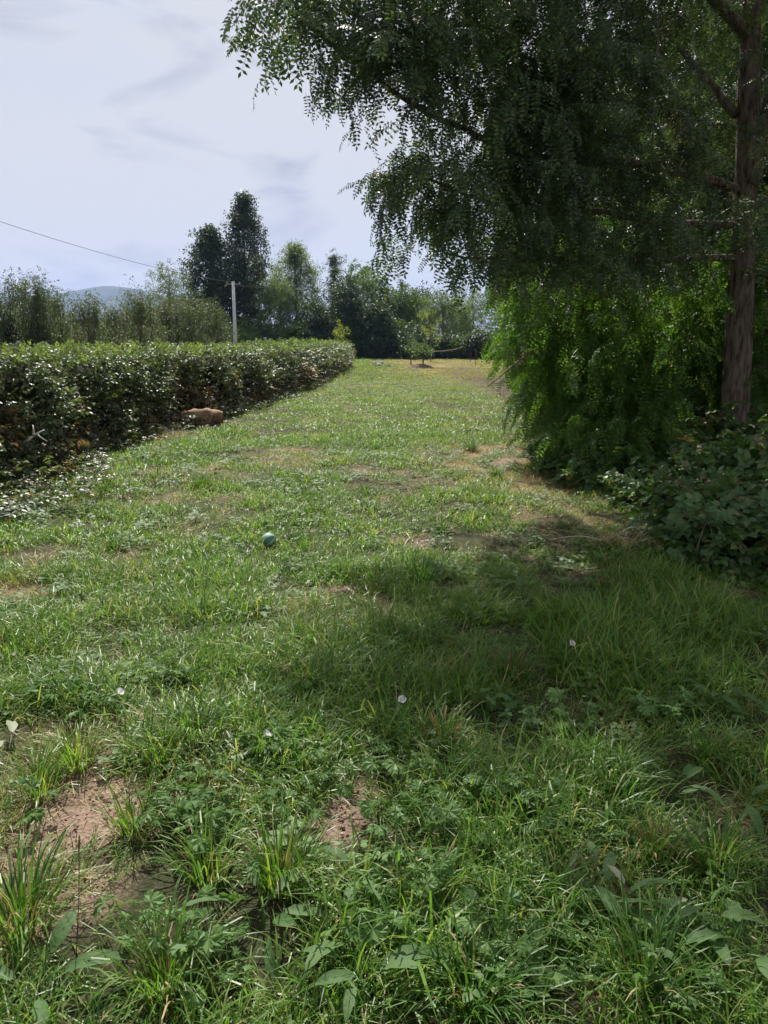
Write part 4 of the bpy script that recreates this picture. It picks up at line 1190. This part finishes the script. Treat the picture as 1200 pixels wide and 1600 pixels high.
tag(obj('earth_mound', b.mesh('earth_mound', M['earth'], True), None, mbse + [-.25, -.4, 0]), 'low mound of bare brown earth around the bushy sapling', 'mound')
def stone(loc, s, seed, label, group=None):
    r = np.random.default_rng(seed)
    import bmesh
    bm = bmesh.new(); bmesh.ops.create_icosphere(bm, subdivisions=2, radius=1)
    for v_ in bm.verts:
        k = r.uniform(.8, 1.1); v_.co = (v_.co.x * k * s, v_.co.y * k * s * .8, v_.co.z * k * s * .6)
    me = bpy.data.meshes.new('stone'); bm.to_mesh(me); bm.free(); me.materials.append(M['stone'])
    return tag(obj('stone', me, None, loc), label, 'stone', group)
for k in range(9):
    g_ = G(592 + r.uniform(-8, 16), 571 + r.uniform(-3, 3)); stone(g_ + [0, 0, .12], r.uniform(.12, .28), 720 + k, 'grey field stone in the loose heap past the hedge end', 'stones heaped past the hedge end')
for k, (px, y0, y1) in enumerate([(735, 566, 552), (743, 571, 548)]):
    g_ = G(px, y0); h = P(px, y1, g_[1])[2]
    b = MB(); b.add(*tube([(0, 0, -.1), (.02, 0, h * .5), (0, 0, h)], [.035, .032, .03], 6)); st = thing('field_stake', ['short dark stake standing in the yellowish grass', 'taller dark stake standing in the yellowish grass'][k], 'stake', g_)
    sp_o = obj('stake_post', b.mesh('stake_post', M['twig']), st)
    b = MB(); b.add(*tube([(0, 0, h), (0, 0, h + .06)], [.03, .006], 6)); obj('pointed_tip', b.mesh('pointed_tip', M['dead']), sp_o)
fb = thing('fallen_branch', 'pale fallen branch lying in front of the low corner shrubs', 'branch', P(680, 552, 92) * [1, 1, 0])
FB = np.array(fb.location)
b = MB(); b.add(*tube(smooth_path([P(672, 549, 92), P(690, 549, 92), P(712, 546, 92), P(724, 542, 92)], 10) - FB, np.linspace(.09, .04, 10), 6)); obj('stem', b.mesh('stem', M['dead'], True), fb)
b = MB(); b.add(*tube(smooth_path([P(676, 549, 92), P(674, 555, 92), P(672, 562, 92)], 5) - FB, np.linspace(.08, .05, 5), 5)); obj('side_branch', b.mesh('side_branch', M['palewood']), fb)
# earth heaps seen over the hedge top
for k, (px, d, w) in enumerate([(192, 42, 2.0), (66, 40, 1.5), (-8, 40, 1.3)]):
    c = P(px, 540, d); b = MB(); nn = 24; v = [(0, 0, 1.42)]; f = []
    for (q, z) in [(.3, 1.3), (.65, .8), (1.0, -.05)]:
        for t_ in np.linspace(0, 2 * math.pi, nn, endpoint=False): v.append((q * w * 1.1 * math.cos(t_) * r.uniform(.9, 1.1), q * 1.3 * math.sin(t_), z + r.normal(0, .05)))
    f += [(0, 1 + j, 1 + (j + 1) % nn) for j in range(nn)]
    for j in range(2): f += [(1 + j * nn + i, 1 + (j + 1) * nn + i, 1 + (j + 1) * nn + (i + 1) % nn, 1 + j * nn + (i + 1) % nn) for i in range(nn)]
    b.add(v, f)
    tag(obj('earth_heap', b.mesh('earth_heap', M['earth'], True), None, (c[0], c[1], 0)), ['wide brown earth heap showing over the hedge between orchard trees', 'narrow brown earth heap under the dense orchard trees', 'low brown earth heap at the orchard corner'][k], 'heap')

# ------------------------------------------------------------------ log at the hedge foot
lc = G(317, 669)
log = thing('log', 'short thick reddish brown log lying against the hedge foot', 'log', lc, R(6))
L_ = 0.80; n = 15; ns = 16
b = MB(); v = []; f = []
for i in range(n):
    t_ = i / (n - 1); q = .150 * (0.80 + .28 * math.sin(math.pi * (0.15 + .75 * t_)))
    if i in (0, n - 1): q *= .86
    for k in range(ns):
        a = 2 * math.pi * k / ns; qq = q * (1 + .22 * (float(vnoise(k * 1.3, i * .45, 5)) - .5) * 2)
        v.append((L_ * (t_ - .5), qq * math.cos(a), .19 + qq * math.sin(a) + .03 * math.sin(2.6 * t_)))
f += [(i * ns + k, i * ns + (k + 1) % ns, (i + 1) * ns + (k + 1) % ns, (i + 1) * ns + k) for i in range(n - 1) for k in range(ns)]
b.add(v, f); bark_o = obj('bark', b.mesh('bark', M['log'], True), log)
for e, x0 in (('cut_end', -L_ / 2), ('cut_end', L_ / 2)):
    b = MB(); i = 0 if x0 < 0 else n - 1
    ring = [v[i * ns + k] for k in range(ns)]; c = np.mean(ring, axis=0) + [0.012 * (1 if x0 > 0 else -1), 0, 0]
    b.add([tuple(c)] + ring, [(0, 1 + k, 1 + (k + 1) % ns) for k in range(ns)]); obj(e, b.mesh(e, M['reddry'] if x0 > 0 else M['dead']), log)
for k in range(10):
    p0 = np.array([r.uniform(-.35, .35), r.uniform(-.12, .05), .32]); b = MB(); b.add(*tube(smooth_path([p0, p0 + [r.normal(0, .08), -.12, -.05], p0 + [r.normal(0, .12), -.2, -.28]], 6), .004, 4)); obj('dry_vine', b.mesh('dry_vine', M['dead']), bark_o)
for k, (dx, hh) in enumerate([(-.3, .10), (.25, .08)]):
    stone(lc + [dx, .02, .03], .13, 740 + k, ['grey stone wedged under the left end of the reddish log', 'grey stone wedged under the red end of the log'][k])

# ------------------------------------------------------------------ dead white branch at the hedge
db = thing('dead_branch', 'bleached white dead branch with forked ends sticking out of the hedge', 'branch', P(50, 684, 9.3) * [1, 1, 0])
DB = np.array(db.location)
for (pa, pb_, pc, r0) in [((42, 690), (50, 682), (60, 678), .014), ((52, 682), (53, 672), (51, 664), .010), ((55, 680), (62, 675), (69, 672), .009), ((48, 683), (42, 689), (34, 697), .009), ((58, 679), (64, 684), (74, 690), .008), ((46, 686), (38, 692), (28, 696), .010)]:
    b = MB(); b.add(*tube(smooth_path([P(*pa, 8.85), P(*pb_, 8.83), P(*pc, 8.9 + .4 * (pc[0] < 35))], 6) - DB, np.linspace(r0 * 1.3, r0 * .6, 6), 6)); obj('twig', b.mesh('twig', M['palewood'], True), db)

# ------------------------------------------------------------------ ball in the grass
bc = G(420, 852)
ball = thing('ball', 'small teal and white ball lying half hidden in the grass', 'ball', bc + [0, 0, 0], .5)
RB = .058
for k in range(8):
    b = MB(); nu, nv = 4, 10; v = []
    for j in range(nv + 1):
        th = math.pi * j / nv
        for i in range(nu + 1):
            ph_ = 2 * math.pi * (k + .015 + .97 * i / nu) / 8
            v.append((RB * math.sin(th) * math.cos(ph_), RB * math.sin(th) * math.sin(ph_), RB * math.cos(th)))
    m_ = rotm(.5, .9, 0)
    b.add(np.array(v) @ m_.T + [0, 0, RB * .85], [(j * (nu + 1) + i, (j + 1) * (nu + 1) + i, (j + 1) * (nu + 1) + i + 1, j * (nu + 1) + i + 1) for j in range(nv) for i in range(nu)])
    obj('panel', b.mesh('panel', M['teal'] if k % 2 else M['white'], True), ball)
b = MB(); v, f = [], []
import bmesh
bm = bmesh.new(); bmesh.ops.create_icosphere(bm, subdivisions=3, radius=RB * .99); me = bpy.data.meshes.new('seam'); bm.to_mesh(me); bm.free(); me.materials.append(M['white'])
obj('seam', me, ball, (0, 0, RB * .85))

# ------------------------------------------------------------------ tussocks
def tussock(px, py, size, n, label, seed, red=.15, mat='lush', up=False):
    r = random.Random(seed); g_ = G(px, py); g_[2] = float(gz(g_[0], g_[1])) - .005
    root = thing('grass_tussock', label, 'grass tussock', g_, 0, 'grass tussocks in the meadow')
    for nm, cnt, mt in (('blades', int(n * (1 - red)), M[mat]), ('dry_blades', int(n * red) + 4, M['reddry'] if red > .2 else M['straw'])):
        b = MB()
        for i in range(cnt):
            a = r.uniform(0, 6.28); d = size * .28 * math.sqrt(r.random())
            lean = (.05 + .9 * d / (size * .28) * r.random()) * (.6 if up else 1)
            l_ = size * r.uniform(.5, 1.15) * (.75 if nm != 'blades' else 1)
            v, f = blade(l_, r.uniform(.0035, .0075), lean, r.uniform(.4, 2.3) * (.5 if up else 1), 5)
            b.add(v @ rotm(r.uniform(-.2, .2), 0, a + r.gauss(0, .5)).T + [d * math.cos(a), d * math.sin(a), 0], f)
        obj(nm, b.mesh(nm, mt), root)
TA, TBR, TL, TF = 'arching pale green grass tussock near the bare earth patches', 'grass tussock with reddish brown dry blades at its base', 'dark lush grass tussock standing in the shade', 'upright bright green tussock in the drier mown grass'
for k, (px, py, s, n, lb, red, up) in enumerate([
    (440, 1385, .26, 170, TA, .06, False), (325, 1375, .22, 120, TA, .08, False), (300, 1165, .24, 150, TA, .1, False), (255, 1195, .2, 110, TA, .1, False), (210, 1300, .22, 90, TA, .08, False),
    (120, 1195, .22, 130, TA, .05, False), (30, 1450, .30, 150, TA, .1, False), (260, 1545, .26, 130, TA, .12, False), (60, 1240, .22, 100, TA, .05, False), (390, 1150, .24, 110, TA, .1, False),
    (800, 1060, .24, 160, TBR, .3, False), (690, 1165, .22, 130, TBR, .3, False), (480, 1075, .22, 110, TBR, .25, False), (1020, 1335, .2, 90, TBR, .3, False), (320, 1165, .2, 80, TBR, .28, False),
    (660, 915, .24, 220, TL, .03, False), (740, 1560, .26, 120, TL, .05, False), (1010, 1545, .26, 120, TL, .05, False), (960, 1230, .2, 90, TL, .05, False), (1120, 1350, .24, 110, TL, .06, False), (870, 1420, .22, 90, TL, .06, False), (1100, 1180, .22, 100, TL, .06, False), (620, 1010, .22, 110, TL, .04, False),
    (735, 706, .24, 170, TF, .05, False), (836, 736, .23, 170, TF, .05, False), (776, 744, .2, 140, TF, .06, False), (316, 760, .22, 170, TF, .05, False), (590, 700, .15, 90, TF, .05, False), (180, 860, .17, 110, TF, .05, False), (690, 830, .15, 100, TF, .08, False), (480, 770, .14, 90, TF, .06, False)]):
    tussock(px, py, s, n, lb, 800 + k, red, 'grass' if lb == TA else 'lush', up)

# ------------------------------------------------------------------ broad-leaved weeds
dock_me = []
for i in range(6):
    l_, w_ = .15 + .014 * i, .052 + .006 * (i % 3); t_ = np.linspace(0, 1, 9); v = []; f = []
    for j, tt in enumerate(t_):
        ww = w_ / 2 * math.sin(math.pi * min(1, max(.02, tt * .96 + .03))) ** .7; z = .06 * l_ * math.sin(3.0 * tt) - (.1 + .06 * i) * l_ * tt * tt
        for q in (-1, -.5, 0, .5, 1): v.append((l_ * tt, q * ww * (1 + .06 * math.sin(17 * tt + i)), z + .22 * abs(q) * ww + .004 * math.sin(21 * tt + q * 2 + i)))
    f = [(j * 5 + k, (j + 1) * 5 + k, (j + 1) * 5 + k + 1, j * 5 + k + 1) for j in range(8) for k in range(4)]
    b = MB(); b.add(v, f); b.add(*tube([(-.07, 0, -.05), (-.03, 0, -.012), (l_ * .5, 0, .02 * l_ - .002), (l_ * .95, 0, -.1 * l_)], [.003, .0025, .0018, .0006], 4, False))
    dock_me.append(b.mesh('dock_leaf', M['dock'], True))
pale_me = [m_.copy() for m_ in dock_me[:3]]
for m_ in pale_me: m_.materials[0] = M['pale']
def palmate(l_, seed):
    r = random.Random(seed); b = MB()
    b.add(*tube([(-.10, 0, -.07), (-.04, 0, -.015), (0, 0, 0)], [.0016, .0014, .0012], 3, False))
    for a in (-1.75, -.9, 0, .9, 1.75):
        ll = l_ * (1 if abs(a) < 1 else .72); w = ll * .42
        v = [(0, 0, 0), (ll * .5, -w * .55, .006), (ll * .78, -w * .75, 0), (ll * .8, -w * .25, .004), (ll, 0, -.004), (ll * .8, w * .25, .004), (ll * .78, w * .75, 0), (ll * .5, w * .55, .006), (ll * .5, 0, .001)]
        f = [(0, 1, 8), (0, 8, 7), (1, 2, 3, 8), (8, 3, 4), (8, 4, 5), (8, 5, 6, 7)]
        b.add(np.array(v) @ rotm(r.uniform(-.2, .2), r.uniform(0, .3), a).T, f)
    return b.mesh('palmate_leaf', M['herb'])
palm_me = [palmate(.030 + .005 * i, i) for i in range(6)]
def weed(kind, px, py, n, size, label, group, seed, pale=False, spread=.5):
    r = np.random.default_rng(seed); g_ = G(px, py); g_[2] = float(gz(g_[0], g_[1]))
    root = thing('dock_plant' if kind == 'dock' else 'lobed_leaf_weed', label, 'weed', g_, 0, group)
    for k in range(n):
        a = 2.4 * k + r.normal(0, .4)
        if kind == 'dock':
            me = pale_me[k % 3] if pale else dock_me[(k + seed) % 6]
            obj('leaf', me, root, (.06 * math.cos(a), .06 * math.sin(a), .055 + r.uniform(0, .05)), (r.normal(0, .3), -r.uniform(-.1, .6), a), size * .72 * r.uniform(.7, 1.2))
        else:
            d = .10 * math.sqrt(r.random()) * size / .9
            obj('leaf', palm_me[(k + seed) % 6], root, (d * math.cos(a), d * math.sin(a), .06 + r.uniform(0, .07)), (r.normal(0, .3), r.normal(.1, .35), a), size * r.uniform(.8, 1.3))
    b = MB(); b.add(*tube([(0, 0, -.01), (.004, 0, .03), (0, .004, .07)], [.006, .005, .002], 5)); obj('stem', b.mesh('stem', M['herb']), root)
for k, (px, py, n, s, pl2) in enumerate([(410, 1450, 5, 1.0, False), (560, 1550, 4, 1.0, False), (455, 1590, 4, 1.0, False), (945, 1430, 4, .9, False), (1165, 1510, 6, 1.1, False), (1130, 1110, 5, 1.0, False), (1180, 1140, 4, 1.0, False),
                                          (910, 1325, 4, .8, False), (1050, 1250, 5, .8, False), (330, 1250, 3, .7, False), (1090, 1470, 5, 1.0, False), (60, 1560, 4, 1.0, False), (580, 1045, 4, .9, False), (270, 900, 4, 1.1, False), (690, 1480, 4, .8, False), (1150, 1280, 4, .9, False), (990, 1490, 3, .8, False), (570, 1390, 3, .8, False)]):
    weed('dock', px, py, n, s, 'broad-leaved dock plant with long pale green leaves in the foreground grass', 'dock plants in the foreground', 900 + k)
weed('dock', 28, 1056, 2, .8, 'withered dock with crumpled greyish white leaf in the sunny grass', None, 930, True)
weed('dock', 22, 1180, 3, .95, 'dock with a big bleached leaf folded over beside the bare earth', None, 931, True)
weed('dock', 1000, 1440, 2, .7, 'dock with pale dry leaf among shaded grass', None, 932, True)
rr_ = np.random.default_rng(12)
wl = [(275, 1285), (300, 1268), (255, 1300), (320, 1300), (710, 1245), (690, 1290), (840, 1292), (830, 1262), (665, 1310), (770, 1480), (340, 1330), (620, 1225), (590, 1290), (630, 1420), (650, 1380), (780, 1250), (700, 1330), (480, 1200), (410, 1190), (560, 1480), (250, 1500), (330, 1490), (200, 1480), (1020, 1120), (900, 1140), (760, 1120), (90, 1100), (860, 1530), (1050, 1560), (450, 1290)]
for k in range(8): wl.append((rr_.uniform(40, 1180), rr_.uniform(960, 1580)))
for k, (px, py) in enumerate(wl):
    weed('palm', px, py, int(rr_.integers(6, 12)), .9 if py > 1150 else 1.1, 'low weed with lobed buttercup-like leaves in the foreground grass', 'lobed-leaf weeds in the foreground', 940 + k)
# small herbs between the grass, too many to count
def herb_patch(seed):
    r = random.Random(seed); b = MB()
    for i in range(14):
        a = r.uniform(0, 6.28); d = .10 * math.sqrt(r.random()); z = r.uniform(.015, .07); ll = r.uniform(.014, .034)
        for q in (0, 2.1, 4.2):
            v, f = leaf_shape(ll, ll * .75, .1, .1, 2)
            b.add(v @ rotm(r.uniform(-.3, .3), r.uniform(-.2, .2), a + q).T + [d * math.cos(a), d * math.sin(a), z], f)
    return b.mesh('clover', M['herb'])
GRP['herb'] = proto_group('herb', [herb_patch(i) for i in range(5)])
x, y, r = field_points(.8, 13, 16, -5, 5, 91)
keep = (np.abs(x) < .52 * y + .7) & (x > hedge_x(y) - .1) & (r.random(len(x)) < np.clip(fbm(x * 1.3, y * 1.3, 33, 2) * 2.4 - .75, .08, 1)) & (soil_mask(x, y) < .3)
# more leafy weeds along the hedge foot
x2 = hedge_x(np.linspace(5, 12, 260)) + np.abs(r.normal(0, .45, 260)) - .1; y2 = np.linspace(5, 12, 260)
x, y = np.concatenate([x[keep], x2]), np.concatenate([y[keep], y2])
sc_ = r.uniform(.7, 1.4, len(x)); sc_[-260:] *= 1.3
o = scatter('clover_cover', GRP['herb'], np.stack([x, y, gz(x, y)], 1), rand_rot(len(x), .12, r), sc_, seed=3)
tag(o, 'small clover-like herbs growing between the meadow grass', 'herbs', kind='stuff')

# ------------------------------------------------------------------ white bindweed flowers
for k, (px, py, lb) in enumerate([(628, 1128, 'white bindweed flower among leafy weeds in the middle of the meadow'), (889, 1036, 'white bindweed flower in the shaded grass behind the brown tussock'), (186, 1116, 'white bindweed flower beside the bare earth'), (413, 1186, 'white bindweed flower between pale arching tussocks')]):
    g_ = G(px, py); root = thing('bindweed_flower', lb, 'flower', g_); root.scale = (.85, .85, .85); root.location.z += .045
    b = MB(); v = []; nn = 15
    for (q, z) in [(.003, .06), (.006, .075), (.014, .086), (.021, .090)]:
        for t_ in range(nn):
            a = 2 * math.pi * t_ / nn; w = q * (1 + .08 * math.cos(5 * a)); v.append((w * math.cos(a), w * math.sin(a), z))
    v = (np.array(v) - [0, 0, .06]) @ rotm(.7, .2 * k, .4 * k).T + [0, 0, .06]
    b.add(v, [(j * nn + i, j * nn + (i + 1) % nn, (j + 1) * nn + (i + 1) % nn, (j + 1) * nn + i) for j in range(3) for i in range(nn)]); obj('corolla', b.mesh('corolla', M['petal'], True), root)
    b = MB(); b.add(*tube([(0, 0, -.07), (.006, 0, .01), (0, 0, .062)], [.002, .002, .0035], 5)); obj('stalk', b.mesh('stalk', M['herb']), root)
# brown seed stalk in the bottom corner
g_ = G(118, 1500); ss_ = thing('seed_stalk', 'thin dark brown seed stalk standing upright by the bare earth', 'stalk', g_)
tp = P(124, 1305, g_[1] + .02) - g_
b = MB(); b.add(*tube([(0, 0, -.01), tp * .5 + [.004, 0, 0], tp], [.0016, .0013, .001], 5)); sk_o = obj('stalk', b.mesh('stalk', M['twig']), ss_)
b = MB(); b.add(*tube([tp * .86, tp * .93, tp], [.0012, .0035, .0012], 6)); obj('seed_head', b.mesh('seed_head', M['reddry']), sk_o)

# ------------------------------------------------------------------ labels that tell look-alike plants apart by what they stand nearest to
ORD = ['nearest', 'second nearest', 'third nearest', 'fourth nearest', 'fifth nearest', 'sixth nearest', 'seventh nearest', 'eighth nearest', 'ninth nearest', 'tenth nearest', 'eleventh nearest', 'twelfth nearest', 'thirteenth nearest', 'fourteenth nearest', 'fifteenth nearest', 'sixteenth nearest', 'seventeenth nearest', 'eighteenth nearest']
MARKS = [('the large bare earth patch', (172, 1252)), ('the brown seed stalk', (118, 1500)), ('the white flower by the bare earth', (186, 1116)), ('the white flower among leafy weeds', (628, 1128)),
         ('the white flower in the shade', (889, 1036)), ('the teal ball', (420, 852)), ('the low bramble', (1110, 840)), ('the reddish log', (313, 664)), ('the sunny dry grass patch', (770, 752)),
         ('the folded bleached dock leaf', (22, 1180)), ('the pale dry dock leaf', (1000, 1440)), ('the white flower between tussocks', (413, 1186)), ('the flattened dead stalks', (975, 850))]
def rank_labels(objs, marks, text):
    near = {}
    for o in objs:
        p = np.array(o.location)
        j = int(np.argmin([np.hypot(*(q[:2] - p[:2])) for _, q in marks]))
        near.setdefault((o['label'], j), []).append(o)
    for (lb, j), lst in near.items():
        lst.sort(key=lambda o: np.hypot(*(np.array(o.location)[:2] - marks[j][1][:2])))
        for k, o in enumerate(lst):
            o['label'] = '%s, %s to %s' % (text[lb], ORD[min(k, 17)], marks[j][0])
gm = [(n_, G(*q)) for n_, q in MARKS]
tops = [o for o in scene.objects if o.parent is None and 'label' in o]
SHORT = {TA: 'arching pale green grass tussock', TBR: 'tussock with reddish brown base', TL: 'dark lush shaded tussock', TF: 'upright bright green tussock',
         'broad-leaved dock plant with long pale green leaves in the foreground grass': 'long-leaved green dock plant', 'low weed with lobed buttercup-like leaves in the foreground grass': 'lobed buttercup-like weed'}
rank_labels([o for o in tops if o['label'] in SHORT], gm, SHORT)
pm = [('the pale utility pole', pb)]
rank_labels([o for o in tops if o['label'] == OL], pm, {OL: 'slender front-row orchard tree'})
for lb, sh in (('orchard tree in the second row behind the slender ones', 'second-row orchard tree'), ('hazy green tree in the belt far behind the orchard', 'hazy tree far behind the orchard'), ('green shrub behind the white utility pole', 'green far shrub')):
    rank_labels([o for o in tops if o['label'] == lb], pm, {lb: sh})
for lb, sh in ((WOOD, 'wood-edge locust tree'), ('locust tree at the far stretch of the wood edge beside the yellowish grass', 'far wood-edge locust beside yellowish grass'), ('locust tree deep inside the wood beyond the edge trees', 'locust deep inside the wood')):
    rank_labels([o for o in tops if o['label'] == lb], [('the forked trunk', TB)], {lb: sh})
for lb, sh in (('dark shrub below the tall trees at the end of the field', 'dark shrub below the far tall trees'), ('low green shrub below the light green corner trees', 'low shrub below the corner trees')):
    rank_labels([o for o in tops if o['label'] == lb], [('the earth mound', mbse)], {lb: sh})
# ------------------------------------------------------------------ haze
HAZE = 0.00011
m, t, N, K = new_mat('thin_haze')
out = N.new('ShaderNodeOutputMaterial'); pv = N.new('ShaderNodeVolumePrincipled')
pv.inputs['Color'].default_value = (0.36, 0.52, 1.0, 1); pv.inputs['Density'].default_value = HAZE; pv.inputs['Anisotropy'].default_value = 0.2
K(pv.outputs[0], out.inputs['Volume'])
hv = [(x, y, z) for z in (-5, 330) for (x, y) in ((-6100, -3100), (6100, -3100), (6100, 6100), (-6100, 6100))]
b = MB(); b.add(hv, [(3, 2, 1, 0), (4, 5, 6, 7), (0, 1, 5, 4), (1, 2, 6, 5), (2, 3, 7, 6), (3, 0, 4, 7)])
if HAZE > 0: tag(obj('haze', b.mesh('haze', m)), 'thin bluish haze over the far hill', 'haze', kind='stuff')
